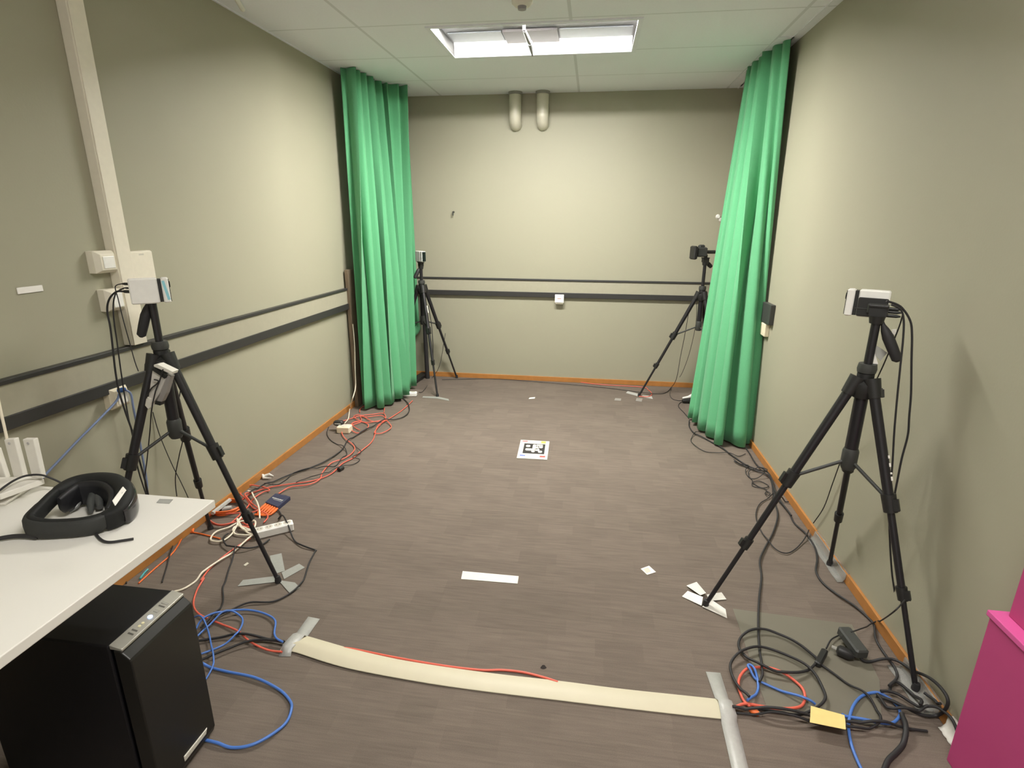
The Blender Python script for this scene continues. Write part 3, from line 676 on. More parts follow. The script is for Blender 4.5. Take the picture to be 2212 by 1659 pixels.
# far feet
for lab, pix in (('pale tape piece at the far left tripod front foot', [(912, 859), (945, 861), (970, 866), (969, 862), (946, 857), (914, 856)]),):
    patch('tape_piece', lab, 'tape', pix, GREYTAPE, .001, .001)
patch('tape_piece', 'white tape piece at the far left tripod rear foot', 'tape', [(985, 806), (1030, 806), (1028, 802), (987, 801)], PAPER, .003, .003)
patch('tape_piece', 'grey tape piece pointing left at the far right tripod foot', 'tape', [(1352, 849), (1378, 856), (1384, 852), (1356, 845)], SILTAPE, .001, .001)
patch('tape_piece', 'grey tape piece pointing right at the far right tripod foot', 'tape', [(1386, 857), (1410, 862), (1408, 856), (1388, 853)], SILTAPE, .001, .001)
patch('tape_piece', 'faint grey tape square in front of the far right tripod foot', 'tape', [(1373, 866), (1386, 868), (1388, 861), (1375, 860)], mat('worn_tape', (.30, .28, .25), .6), .001, .001)
patch('tape_piece', 'faint grey tape square left of the far right tripod foot', 'tape', [(1327, 865), (1341, 866), (1342, 861), (1329, 860)], mat('worn_tape', (.30, .28, .25), .6), .001, .001)

# silver tapes over the right skirting
def skirt_tape(name, label, y0, y1, m, zt_=.05, out=.10):
    x = XR - .0125
    prof = [(XR - .0005, zt_), (x - .001, zt_ - .006), (x - .002, .02), (x - .012, .004), (x - out, .002)]
    rings = []
    n = 8
    for k in range(n + 1):
        y = y0 + (y1 - y0) * k / n; j = .006 * math.sin(k * 2.1)
        rings.append([Vector((px_ - abs(j) * .5, y, z + .001)) for px_, z in prof])
    tag(obj(name, MB().loft(rings, closed=False), m, smooth=50, solid=.0012), label, 'tape', 'tape on the right skirting')
skirt_tape('skirting_tape', 'silver tape over the right skirting at the rear tripod foot', 2.16, 2.50, CLEARTAPE, .046, .03)
skirt_tape('skirting_tape', 'clear silver tape over the right skirting at the near tripod foot', 1.50, 1.70, CLEARTAPE, .046, .05)
skirt_tape('skirting_tape', 'white tape over the right skirting beside the magenta box', 1.40, 1.46, WHTAPE, .05, .02)
# crumpled tape at left skirting
for k, (dx, dy, dz) in enumerate(((.03, .02, .02), (.05, -.01, .012), (.045, .05, .008))): pass
p = fl(570, 1032)
tag(obj('crumpled_tape', MB().sweep([p + Vector((-.03, 0, .03)), p + Vector((0, 0, .008)), p + Vector((.03, .01, .02)), p + Vector((.05, .02, .004))], [.004, .012, .008, .003], 7).sweep([p + Vector((-.005, 0, .02)), p + Vector((.012, -.02, .008)), p + Vector((.06, -.02, .012))], [.006, .008, .003], 7), WHTAPE), 'crumpled white tape at the left skirting behind the red cables', 'tape')
tag(obj('bracket_bar', MB().sweep([Vector((XL + .03, on(490, 1075, 0, XL + .03).y - .12, .03)), Vector((XL + .03, on(490, 1075, 0, XL + .03).y + .02, .03))], .011, 6), SILTAPE), 'silver taped bar at the left skirting behind the desk corner', 'tape')

# ------------------------------------------------------------------ cable cover with taped ends
cv = thing('cable_cover', 'long beige floor cable cover strip across the front carpet', 'cable cover', (-.3, 1.6, 0))
topE = [(616, 1392), (640, 1376), (661, 1377), (700, 1388), (765, 1406), (860, 1427), (960, 1443), (1080, 1459), (1205, 1473), (1330, 1489), (1460, 1503), (1545, 1512), (1580, 1516)]
botE = [(603, 1412), (618, 1410), (640, 1413), (704, 1434), (766, 1450), (862, 1468), (960, 1484), (1080, 1500), (1205, 1515), (1330, 1530), (1460, 1545), (1545, 1554), (1590, 1558)]
lift = [.004, .012, .016, .016, .014, .011, .009, .008, .008, .007, .007, .007, .005]
rings = []
A, B_ = smooth_pts([fl(*p, 0) for p in topE], 4), smooth_pts([fl(*p, 0) for p in botE], 4)
LF = smooth_pts([Vector((0, 0, k)) for k in lift], 4)
for a, b, l in zip(A, B_, LF):
    h = l.z
    sec = [b + Vector((0, 0, h * .35)), b + Vector((0, 0, h * .35 + .003)), b.lerp(a, .32) + Vector((0, 0, h + .004)), b.lerp(a, .62) + Vector((0, 0, h + .004)), a + Vector((0, 0, h * .3 + .003)), a + Vector((0, 0, h * .3))]
    sec += [b.lerp(a, .62) + Vector((0, 0, h)), b.lerp(a, .32) + Vector((0, 0, h))]
    rings.append(sec)
obj('cover_strip', MB().loft(rings), mat('cover_beige', (.62, .57, .42), .5, noise=(9, .06)), cv, smooth=25)
def tape_over(name, label, L, Rr, zs_, m=SILTAPE):
    rings = [[fl(*a, 0) + Vector((0, 0, z)), fl(*b, 0) + Vector((0, 0, z2))] for a, b, (z, z2) in zip(L, Rr, zs_)]
    tag(obj(name, MB().loft([[r[0], r[0].lerp(r[1], .5), r[1]] for r in rings], closed=False), m, smooth=60, solid=.001), label, 'tape', 'silver tape on the cable cover ends')
tape_over('silver_tape', 'silver tape holding the left end of the beige cable cover',
    [(666, 1333), (641, 1368), (634, 1380), (612, 1400), (602, 1419)], [(691, 1338), (664, 1377), (660, 1383), (632, 1409), (628, 1419)],
    [(.002, .002), (.003, .003), (.022, .022), (.016, .016), (.0015, .0015)])
tape_over('silver_tape', 'long silver tape crossing the right end of the cable cover',
    [(1524.5, 1452), (1544, 1510), (1550, 1520), (1556, 1552), (1558, 1562), (1580, 1659), (1592, 1710)], [(1556, 1454.5), (1574, 1513), (1580, 1522), (1591, 1552), (1592, 1560), (1616, 1659), (1628, 1710)],
    [(.002, .002), (.004, .004), (.015, .014), (.015, .012), (.002, .002), (.002, .002), (.002, .002)])

# ------------------------------------------------------------------ cables
GRID = {}
def stack(pts, r):
    """lay a floor cable over the ones already lying there: lift it where it crosses them"""
    P = [pts[0]]
    for p in pts[1:]:
        d = p - P[-1]; n = max(1, int(d.length / .008))
        q = P[-1].copy(); P += [q.lerp(p, (k + 1) / n) for k in range(n)]
    need = []
    for p in P:
        z = p.z
        if p.z < .06:
            gx, gy = int(p.x // .02), int(p.y // .02)
            for i in (-1, 0, 1):
                for j in (-1, 0, 1):
                    for q, rq in GRID.get((gx + i, gy + j), ()):
                        if math.hypot(q.x - p.x, q.y - p.y) < r + rq + .0045: z = max(z, min(q.z + r + rq + .0008, p.z + .035))
        need.append(z)
    out = []
    for i, p in enumerate(P):
        z = p.z
        for k in range(max(0, i - 6), min(len(P), i + 7)):
            if need[k] > P[k].z: z = max(z, p.z + (need[k] - P[k].z) * (.5 + .5 * math.cos(math.pi * abs(k - i) / 7)))
        out.append(Vector((p.x, p.y, z)))
    for p in out:
        if p.z < .1: GRID.setdefault((int(p.x // .02), int(p.y // .02)), []).append((p, r))
    return out
def cable(label, pts, r, m, group=None, per=6, name='cable', cat='cable'):
    P = smooth_pts(pts, per)
    if any(p.z < .06 for p in P): P = stack(P, r)
    return tag(obj(name, MB().sweep(P, r, 8), m, smooth=True), label, cat, group)
def fz(L, f, r, lift=0):  # pixel list on the floor -> points on the carpet
    out = []
    for k, p in enumerate(L):
        z = r + .001 + lift + .0025 * (1 + math.sin(k * 2.3 + lift * 900)) * (1 if lift else 0)
        x, y = f(*p[:2]); q = fl(x, y, 0)
        if q.x > XR - .02: out.append(on(x, y, 0, XR - .02)); continue
        out.append(q + Vector((0, 0, z + (p[2] if len(p) > 2 else 0))))
    return out
c6 = lambda x, y: (400 + x / 3.95, 840 + y / 3.95)
c7 = lambda x, y: (400 + x / 3.95, 1239 + y / 3.95)
c5 = lambda x, y: (440 + x / 5.53, 1000 + y / 5.53)
c3 = lambda x, y: (1450 + x / 3.687, 1000 + y / 3.687)
c4 = lambda x, y: (1500 + x / 3.107, 1300 + y / 3.107)
cb = lambda x, y: (1740 + x / 4.894, 1320 + y / 4.894)
cR7 = lambda x, y: (1500 + x / 6.943, 1420 + y / 6.943)
cL2 = lambda x, y: (740 + x / 12.29, 820 + y / 12.29)
cK = lambda x, y: (1480 + x / 6.914, 880 + y / 6.914)
idn = lambda x, y: (x, y)
GR, GB, GK, GW = 'red cables on the left floor', 'blue network cables', 'black cables on the right floor', 'white cables'
# reds, left side
cable('red cable running from hub along the floor to the curtain', fz([(490, 960), (560, 905), (700, 858), (900, 825), (1100, 790), (1250, 735), (1340, 650), (1430, 600), (1500, 545), (1600, 450), (1640, 330), (1700, 292), (1850, 190), (1940, 110)], c6, .0035, .002), .0035, RED, GR)
cable('red cable twisting beside its twin between hub and socket cube', fz([(800, 905), (900, 855), (1050, 835), (1150, 790), (1175, 730), (1250, 645), (1350, 610), (1430, 560), (1442, 500), (1360, 430), (1340, 375), (1400, 330), (1500, 298)], c6, .0035, .005), .0035, RED, GR)
cable('coiled red cable heap in front of the left curtain', fz([(20, 1130), (250, 1060), (480, 1000), (800, 950), (1080, 930), (1150, 1040), (1100, 1120), (800, 1150), (560, 1010), (420, 960), (300, 1030), (480, 1130), (680, 1170), (1000, 1130), (1150, 1080), (1020, 990), (640, 1030), (480, 1010), (500, 1120), (300, 1200), (210, 1290), (260, 1400), (420, 1450), (640, 1340), (690, 1240), (560, 1160), (380, 1150), (250, 1240), (380, 1330), (460, 1380)], cL2, .0033, .004), .0033, RED, GR)
cable('red cable loop at the right of the coiled heap', fz([(1000, 1240), (1150, 1150), (1270, 1230), (1290, 1310), (1200, 1400), (1000, 1470), (850, 1465), (930, 1330), (1010, 1230)], cL2, .0033, .006), .0033, RED, GR)
cable('thin red cable passing in front of the left curtain hem', fz([(460, 900), (470, 800), (600, 720), (900, 680), (1060, 690), (1110, 790), (1100, 930)], cL2, .003, .002), .003, RED, GR)
cable('red cable loops around the front leg of left tripod', fz([(20, 590), (50, 700), (160, 770), (300, 750), (420, 660), (520, 560), (600, 440), (720, 370), (790, 350), (690, 310), (560, 290), (470, 340), (445, 400), (520, 470), (600, 560), (720, 610), (770, 670), (720, 730)], c5, .0035, .004), .0035, RED, GR)
cable('red cable loop lying behind the white cable loops', fz([(440, 640), (300, 640), (120, 640), (60, 700), (180, 780), (380, 740), (560, 640), (660, 590), (560, 500), (500, 420), (580, 380)], c5, .0035, .008), .0035, RED, GR)
cable('bunched red cables between orange coil and power strip', fz([(450, 730), (560, 770), (620, 750), (520, 790), (430, 770), (560, 800)], c5, .004, .003), .004, RED, GR)
# red beside white, to the cable cover
cable('red cable curving from power strip to the left end of cable cover', fz([(560, 1290), (400, 1390), (230, 1525), (140, 1650)], c6, .0036, .001) + fz([(165, 60), (105, 150), (75, 280), (130, 370), (300, 440), (450, 510), (560, 600), (700, 665), (830, 692)], c7, .0036, .0022), .0036, RED, GR)
cable('red cable showing along the far edge of the cable cover', fz([(735, 1402), (765, 1405), (860, 1424), (960, 1441), (1039, 1450), (1084, 1450), (1130, 1455), (1175, 1466), (1205, 1476)], idn, .004), .004, RED, GR)
cable('orange cable curving from desk corner toward the computer', fz([(300, 1285), (90, 1235)], c6, .0035) + fz([(400, 1155), (385, 1180), (370, 1200), (335, 1230), (300, 1262)], idn, .0035), .0035, ORANGE)
tag(obj('cable_plug', MB().sweep([fl(418, 1130, .012), fl(417, 1140, .010), fl(416, 1150, .008)], [.005, .007, .005], 10), ORANGE, smooth=True), 'small orange plug on a cable near the desk corner', 'plug')
# orange coil
tc_ = fl(491, 1102, .0); pts = []
for k in range(6 * 16 + 1):
    a_ = 2 * math.pi * k / 16; rr = .075 + .008 * math.sin(k * .37)
    pts.append(tc_ + Vector((rr * 1.05 * math.cos(a_), rr * math.sin(a_) * .95, .006 + .022 * (k / 96) + .004 * math.sin(k * .9))))
cl = tag(obj('cable_coil', MB().sweep(pts, .0042, 8), ORANGE, smooth=True), 'tightly coiled orange cable bundle by the desk corner', 'cable')
obj('cable_tie', MB().sweep([tc_ + Vector((-.10, .0, .02)), tc_ + Vector((-.055, 0, .02))], [.012, .014], 8), BLKR, cl)
tag(obj('tape_roll', MB().sweep([tc_ + Vector((-.02, -.01, .01)), tc_ + Vector((.02, .01, .012))], [.014, .010], 10), SILTAPE, smooth=True), 'small silver plug inside the orange cable coil', 'plug')
# whites
cable('white cable rising in an arc beside the tripod front leg', fz([(535, 390), (580, 400), (625, 500, .03), (660, 600, .05), (680, 680, .05), (680, 740, .03)], c5, .0042), .0042, WCAB, GW)
cable('white cable lying in loops left of the power strip', fz([(530, 630), (440, 720), (400, 790), (330, 880), (220, 960), (110, 960), (90, 920), (160, 850), (290, 800), (420, 750), (520, 735), (620, 740), (600, 820), (480, 830), (420, 770), (410, 720), (450, 790), (520, 850), (590, 890), (470, 885), (380, 870), (355, 820), (420, 790), (560, 830), (610, 800)], c5, .0042, .004), .0042, WCAB, GW)
cable('white cable running from power strip past the computer', fz([(600, 900), (540, 940), (440, 1030), (300, 1130), (130, 1240), (0, 1340)], c5, .0042, .003) + fz([(425, 1256), (405, 1270), (390, 1277), (372, 1281)], idn, .0042), .0042, WCAB, GW)
cable('white cable hanging from the board to the cream socket cube', [on(762, 700, 0, -1.83), on(766, 745, 0, -1.82), on(767, 795, 0, -1.82), on(768, 835, 0, -1.82), on(762, 860, 0, -1.80)] + [fl(756, 880, .02), fl(754, 895, .01), fl(752, 905, .02), fl(745, 914, .045)], .004, WCAB, GW)
cable('pale cable dropping from above to the router', [on(-14, 800, 1, 1.2), on(-6, 850, 1, 1.2), on(2, 890, 1, 1.2), on(10, 925, 1, 1.2), on(15, 948, 1, 1.2)], .0035, WCAB, GW)
# blacks, left floor
cable('black cable running along the left floor to the curtain', fz([(1840, 75), (1895, 125), (1912, 200), (1850, 255), (1700, 290), (1550, 360), (1400, 450), (1330, 540), (1200, 630), (1050, 690), (900, 745), (750, 810), (640, 870), (560, 930)], c6, .004, .003), .004, BLKR)
cable('thin black cable beside the main one on the left floor', fz([(1225, 330), (1210, 390), (1250, 450), (1340, 500), (1380, 550), (1350, 600), (1250, 680), (1080, 690), (930, 740), (780, 830), (680, 850)], c6, .0028), .0028, BLKR)
cable('thin dark cable weaving around the ferrite by red cables', fz([(1430, 465), (1480, 530), (1500, 560), (1430, 600), (1490, 610), (1440, 650), (1330, 680), (1150, 760), (1050, 770), (950, 820)], c6, .0024, .001), .0024, BLKR)
cable('black cable from power strip making a corner on the carpet', fz([(790, 1040), (822, 1090), (800, 1148, .02), (840, 1155, .04), (880, 1210, .035), (930, 1300), (1000, 1350), (1110, 1385), (1108, 1405), (1060, 1500), (1020, 1620)], c6, .0035, .001) + fz([(990, 100), (900, 180), (750, 250), (550, 265), (400, 320), (270, 390), (180, 470), (90, 560)], c7, .0035, .001), .0035, BLKR)
cable('black cable loop in front of the power strip', fz([(722, 1300), (650, 1345), (500, 1388), (370, 1370), (330, 1310), (370, 1255)], c6, .0038, .001), .0038, BLKR)
cable('black cable from the loop running down to the computer', fz([(435, 1400), (380, 1530), (345, 1650)], c6, .0034) + fz([(322, 130), (325, 240), (290, 330), (210, 430), (140, 500)], c7, .0034), .0034, BLKR)
cable('upper thick black cable from computer into the cable cover', fz([(60, 605), (300, 562), (470, 550), (650, 568), (850, 605)], c7, .0045, .003), .0045, BLKR)
cable('lower thick black cable from computer into the cable cover', fz([(100, 780), (300, 700), (450, 640), (620, 600), (850, 618)], c7, .0045, .006), .0045, BLKR)
tag(obj('ferrite_ring', MB().sweep([fl(732, 1015, .012), fl(740, 1010, .012)], [.014, .014], 12), BLK, smooth=40), 'small black ferrite bead on the red cables', 'ferrite')
# blues, left
cable('big blue cable loop on the carpet right of the computer', fz([(60, 785), (120, 795), (350, 850), (600, 912), (800, 1003), (895, 1100), (910, 1180), (860, 1290), (720, 1410), (560, 1488), (400, 1500), (280, 1470), (180, 1440), (140, 1425)], c7, .0045, .001), .0045, BLUE, GB)
cable('blue cable arching over into the cable cover', fz([(40, 570), (70, 540), (150, 450), (300, 380), (450, 340), (580, 336), (700, 370), (772, 430), (765, 520), (780, 600), (840, 640)], c7, .0038, .005), .0038, BLUE, GB)
cable('blue cable small loop right of the computer top', fz([(80, 610), (200, 480), (320, 390), (420, 370), (492, 410), (480, 520), (430, 580), (300, 650), (80, 740)], c7, .0035, .008), .0035, BLUE, GB)
cable('thin blue cable snaking down beside the computer', fz([(10, 385), (60, 395), (150, 440), (200, 520), (230, 650), (250, 760), (230, 850), (130, 990)], c7, .003, .002), .003, BLUE, GB)
cable('teal cable end on the floor behind the computer', fz([(320, 1232), (312, 1240), (303, 1252)], idn, .004), .004, TEAL)
# right side: red and blue loops
o = cable('red cable loop with orange plug right of the cable cover', fz([(560, 790), (610, 776), (750, 745), (950, 765), (1200, 800), (1450, 815), (1600, 760), (1650, 650), (1620, 530), (1530, 410), (1350, 290), (1150, 205), (950, 180), (780, 220), (680, 320), (655, 450), (680, 580), (740, 690), (830, 780)], cR7, .0045, .003), .0045, RED)
obj('plug', MB().sweep([fl(*cR7(830, 780), .008), fl(*cR7(880, 820), .008), fl(*cR7(960, 840), .008)], [.006, .009, .0085], 10), ORANGE, o, smooth=40)
obj('plug_tip', MB().sweep([fl(*cR7(960, 842), .007), fl(*cR7(1010, 865), .006)], [.0075, .0055], 8), mat('clear_grey_plug', (.45, .42, .36), .3), o)
cable('blue cable loop and straight run toward the yellow note', fz([(780, 730), (890, 625), (950, 500), (935, 350), (880, 235), (820, 190), (790, 210), (840, 280), (930, 370), (1010, 412), (1300, 530), (1600, 668), (1800, 745)], cR7, .0042, .001), .0042, BLUE, GB)
cable('blue cable loop right of the yellow note', fz([(380, 1125), (430, 1135), (600, 1170), (800, 1215), (920, 1200), (990, 1130), (970, 1040), (900, 960), (780, 900), (680, 890), (580, 930), (500, 1030), (460, 1150), (450, 1280), (480, 1450), (560, 1640), (640, 1800)], cb, .0045, .002), .0045, BLUE, GB)
nt_ = [fl(*cb(*p), .036) for p in ((45, 1178), (425, 1254), (412, 1102), (55, 1004))]
tag(obj('paper_note', MB().loft([nt_[:2] + [nt_[1].lerp(nt_[2], .5) + Vector((0, 0, .004))] + nt_[2:] + [nt_[3].lerp(nt_[0], .5) + Vector((0, 0, .004))], [p + Vector((0, 0, .001)) for p in nt_[:2] + [nt_[1].lerp(nt_[2], .5) + Vector((0, 0, .004))] + nt_[2:] + [nt_[3].lerp(nt_[0], .5) + Vector((0, 0, .004))]]]), mat('yellow_paper', (.84, .65, .25), .7)), 'yellow paper flag wrapped on the blue cable at lower right', 'note')
# right side blacks
cable('black cable running straight from the curtain toward the red loop', fz([(500, 0), (640, 60), (760, 110), (800, 180), (815, 300), (845, 430), (812, 560), (740, 700), (702, 800), (716, 920), (697, 1100), (690, 1300), (700, 1500), (715, 1640)], c3, .0042, .003) + fz([(1000, 220), (1010, 330), (965, 440)], cR7, .0042, .012), .0042, BLKR, GK)
cable('black cable winding along the right skirting', fz([(850, 310), (930, 400), (980, 490), (1070, 580), (1140, 680), (1160, 780), (1150, 880), (1200, 960), (1300, 1050), (1450, 1150), (1560, 1240), (1610, 1310)], c3, .0042, .001) + fz([(740, 330), (830, 470), (930, 620), (962, 720), (900, 800), (880, 890)], cb, .0042, .003), .0042, BLKR, GK)
cable('thin black cable drooping in a loop left of the tripod leg', fz([(830, 250), (780, 285), (700, 340), (672, 440), (720, 560), (800, 680), (900, 730), (980, 700), (1060, 620), (1095, 540)], c3, .0026, .002), .0026, BLKR, GK)
cable('large black cable loops beside the inline coupler', fz([(820, 400), (700, 310), (600, 250), (480, 213), (370, 220), (305, 262), (300, 340), (380, 430), (500, 490), (650, 510), (760, 480), (820, 420)], c4, .0045, .006), .0045, BLKR, GK)
cable('large black cable loop around the red loop', fz([(360, 690), (300, 620), (252, 540), (240, 440), (310, 372), (430, 335), (560, 360), (700, 430), (800, 520), (862, 620), (868, 690), (800, 750), (690, 785), (560, 775), (420, 745)], c4, .0045, .010), .0045, BLKR, GK)
cable('black cable from the coupler curling under the yellow note', fz([(850, 440), (940, 500), (1050, 580), (1150, 650), (1220, 740), (1242, 820), (1200, 865), (1080, 875), (900, 850), (600, 800), (280, 755)], c4, .0038, .001), .0038, BLKR, GK)
cable('straight black cable end right of the cable cover', fz([(250, 738), (600, 785), (1050, 838), (1300, 858), (1560, 881)], c4, .0042, .001), .0042, BLKR, GK)
cable('black cable from power adapter sweeping round the near tripod foot', fz([(530, 510, .015), (620, 550), (780, 555), (950, 580), (1150, 635, .01), (1300, 700), (1420, 800), (1500, 920), (1490, 1020), (1400, 1100), (1250, 1130), (1050, 1080), (900, 1000), (740, 930)], cb, .0050, .002), .0050, BLKR, GK)
cable('black cable crossing to the magenta box', fz([(780, 905), (900, 915), (1050, 980), (1200, 1080), (1400, 1180), (1585, 1285), (1620, 1310)], cb, .0045, .009), .0045, BLKR, GK)
cable('short black cable loop beside the blue loop', fz([(740, 940), (830, 1040), (950, 1095), (1150, 1125), (1260, 1130)], cb, .0045, .004), .0045, BLKR, GK)
cable('black cable loop in the corner by the near tripod foot', fz([(870, 850), (940, 800), (1050, 850), (1150, 950), (1195, 1060), (1180, 1120)], cb, .0050, .006), .0050, BLKR, GK)
cable('short black cable end by the clear tape', fz([(1225, 970), (1290, 1020), (1400, 1075)], cb, .0045), .0045, BLKR, GK)
cable('thick black cable leaving the frame at lower right', fz([(1000, 1150), (1040, 1290), (1030, 1420), (950, 1520), (870, 1600), (820, 1720)], cb, .0075), .0075, BLKR, GK)
cable('thin black cable tangle below the right curtain', fz([(60, 220), (60, 300), (130, 400), (250, 460), (370, 520), (540, 620), (700, 740), (900, 870), (1060, 950), (1200, 1000), (1280, 1100), (1310, 1250), (1330, 1390)], cK, .0042, .002), .0042, BLKR, GK)
cable('second black cable running down from the right curtain', fz([(900, 620), (960, 720), (1030, 840), (1130, 950), (1230, 1050), (1290, 1160), (1320, 1300), (1380, 1400), (1480, 1530), (1580, 1659)], cK, .0042, .005), .0042, BLKR, GK)
cable('thin cable arc left of the right curtain hem', fz([(230, 380), (140, 410), (85, 500), (150, 590), (300, 670), (480, 690), (650, 715), (780, 745), (900, 710)], cK, .0024, .001), .0024, BLKR, GK)
cable('curly thin cable loops beside the right skirting', fz([(720, 820), (820, 880), (940, 900), (900, 960), (920, 1020), (1000, 1080), (1150, 1060), (1210, 1010), (1060, 960), (950, 980), (960, 1050), (1000, 1110), (1000, 1180), (1090, 1210), (1200, 1220), (1240, 1180), (1120, 1120), (1010, 1140), (1090, 1190), (1210, 1250), (1190, 1310), (1240, 1360), (1260, 1330), (1210, 1260)], cK, .0024, .001), .0024, BLKR, GK)
cable('short black cable reaching the right skirting', fz([(1330, 1390), (1400, 1410), (1480, 1420), (1545, 1410)], cK, .003), .003, BLKR, GK)
# power adapter and coupler on the floor, right
pa = thing('power_adapter', 'black power adapter brick leaning on a plug at lower right', 'adapter', (fl(1835, 1400).x, fl(1835, 1400).y, 0))
a0, a1 = fl(*cb(410, 250), .028), fl(*cb(575, 470), .022)
u = (a1 - a0).normalized(); v = Vector((-u.y, u.x, 0)).normalized(); n_ = u.cross(v)
obj('brick', MB().cbox((a0 + a1) / 2 + Vector((0, 0, .012)), ((a1 - a0).length * 1.25, .045, .034), .005, Matrix((u, v, n_)).transposed()), DGREY, pa, smooth=20)
q0, q1 = fl(*cb(330, 400), .022), fl(*cb(500, 480), .020)
obj('plug_body', MB().sweep([q0, q0.lerp(q1, .15), q0.lerp(q1, .8), q1 + (q1 - q0) * .1], [.010, .019, .019, .008], 12), BLK, pa, smooth=40)
obj('plug_pin', MB().sweep([q0 + (q0 - q1).normalized() * .016, q0 + (q0 - q1).normalized() * -.002], [.006, .007], 8), STEEL, pa)
cc0, cc1 = fl(*cb(200, 430), .014), fl(*cb(130, 560), .012)
tag(obj('cable_coupler', MB().cbox((cc0 + cc1) / 2, (.021, (cc1 - cc0).length * 1.15, .022), .004, Matrix((Vector((-(cc1 - cc0).y, (cc1 - cc0).x, 0)).normalized(), (cc1 - cc0).normalized(), Vector((0, 0, 1)))).transposed()), BLK, smooth=20), 'black inline cable coupler block left of the power adapter', 'coupler')
cable('thin cable linking the coupler to the power adapter', fz([(215, 420), (260, 340), (330, 290), (390, 265)], cb, .0026, .006), .0026, BLKR)
# cables hanging at the near right tripod
def yz(L, y): return [on(px, py, 1, y) for px, py in L]
cable('inner of two black cables hanging beside the right tripod', yz([(1925, 658), (1945, 668), (1952, 690), (1951, 730), (1945, 790), (1938, 860), (1932, 930), (1928, 1000), (1924, 1050), (1921, 1130), (1926, 1230), (1934, 1300), (1926, 1370)], 1.86), .0032, BLKR, 'cables hanging at the right tripod')
cable('outer black cable bowing out beside the right tripod', yz([(1915, 650), (1945, 662), (1965, 690), (1970, 720), (1969, 780), (1968, 850), (1964, 900), (1961, 940), (1948, 990), (1938, 1040), (1928, 1090)], 1.88), .0034, BLKR, 'cables hanging at the right tripod')
cable('thin cable slanting from the right tripod head to the skirting', [on(1950, 680, 1, 1.9), on(1940, 712, 1, 1.93), on(1912, 780, 1, 2.0), on(1890, 828, 1, 2.05), on(1830, 960, 0, XR - .03), on(1800, 1040, 0, XR - .02), on(1780, 1095, 0, XR - .016), on(1757, 1130, 0, XR - .016)], .0022, BLKR, 'cables hanging at the right tripod')
cable('thin cable stretched from right tripod leg down to the adapter', [on(1955, 1296, 1, 1.66), on(1930, 1322, 1, 1.62), fl(1895, 1345, .02), fl(1860, 1358, .05), fl(1838, 1366, .055)], .0024, BLKR, 'cables hanging at the right tripod')
for k, (dz, dy) in enumerate(((-.012, 0), (-.022, .004), (-.034, .008))):
    a_ = cR - fdR * .058 + Vector((0, 0, dz)) + side * (.006 + dy)
    tag(obj('cable_plug', MB().sweep([a_, a_ - fdR * .03, a_ - fdR * .042], [.0055, .0055, .0025], 10), BLK, smooth=40), ('topmost', 'middle', 'lowest')[k] + ' black plug at the rear of the right tripod camera', 'plug', 'plugs on the right camera')
pt = [on(1890, 744, 1, 1.95), on(1917, 762, 1, 1.95), on(1902, 780, 1, 1.95), on(1886, 762, 1, 1.95)]
tag(obj('paper_tag', MB().loft([pt, [p + Vector((0, .0015, 0)) for p in pt]]), mat('grey_paper', (.42, .42, .38), .7)), 'grey paper tag hanging behind the pole of right tripod', 'tag')
pt = [on(1884, 791, 1, 1.94), on(1897, 786, 1, 1.94), on(1890, 764, 1, 1.94)]
tag(obj('paper_tag', MB().loft([pt, [p + Vector((0, .0015, 0)) for p in pt]]), PAPER), 'small white paper tag at the pole of right tripod', 'tag')
pt = [on(1928, 724, 1, 1.97), on(1936, 722, 1, 1.97), on(1937, 711, 1, 1.97), on(1927, 712, 1, 1.97)]
tag(obj('cable_flag', MB().loft([pt, [p + Vector((0, .003, 0)) for p in pt]]), PAPER), 'tiny white flag on the cable behind the right pan handle', 'tag')

# ------------------------------------------------------------------ left tripod: plugs, hanging cables, strapped adapter
GL = 'cables hanging at the left tripod'
def xz(L, x): return [on(px, py, 0, x) for px, py in L]
for k, (x0, x1, y) in enumerate(((263, 281, 613), (269, 281, 622), (264, 281, 629.5))):
    a_, b_ = on(x0, y, 1, 1.765), on(x1, y + .5, 1, 1.765)
    r = (.0048, .0036, .0058)[k]
    tag(obj('cable_plug', MB().sweep([a_, a_.lerp(b_, .35), b_], [.0022, r, r], 10), BLK, smooth=40), ('topmost', 'middle', 'lowest')[k] + ' black plug in the rear of the left tripod camera', 'plug', 'plugs on the left camera')
cable('leftmost thick black cable hanging from the left tripod camera', yz([(264, 629.5), (252, 630), (240, 640), (233, 655), (232, 675), (238, 705), (243, 745), (249, 800), (257, 845), (271, 890), (285, 930), (292, 960), (300, 990), (314, 1040), (322, 1078)], 1.757), .0034, BLKR, GL)
cable('middle black cable hanging from the left tripod camera', yz([(269, 622), (258, 627), (250, 634), (245, 655), (246, 690), (253, 740), (261, 800), (270, 860), (278, 905), (286, 940), (292, 980), (300, 1020), (318, 1075)], 1.80), .0026, BLKR, GL)
cable('thinnest black cable slanting from the left tripod camera', yz([(263, 613), (252, 616), (249, 623), (255, 645), (266, 690), (280, 740), (291, 780), (299, 802)], 1.785), .0018, BLKR, GL)
cable('thin cable crossing down from the left tripod center', yz([(352, 790), (340, 830), (328, 880), (324, 930), (318, 990), (313, 1040), (322, 1082)], 1.84), .0022, BLKR, GL)
cable('thin cable from strapped adapter slanting to the skirting', yz([(330, 890), (345, 940), (370, 1000), (390, 1040), (405, 1072), (418, 1105)], 2.02), .0018, BLKR, GL)
cable('thin cable bowing behind the right leg of left tripod', yz([(386, 800), (392, 825), (386, 870), (388, 905), (395, 945), (388, 980), (380, 1020), (379, 1045), (382, 1072)], 2.02), .0022, BLKR, GL)
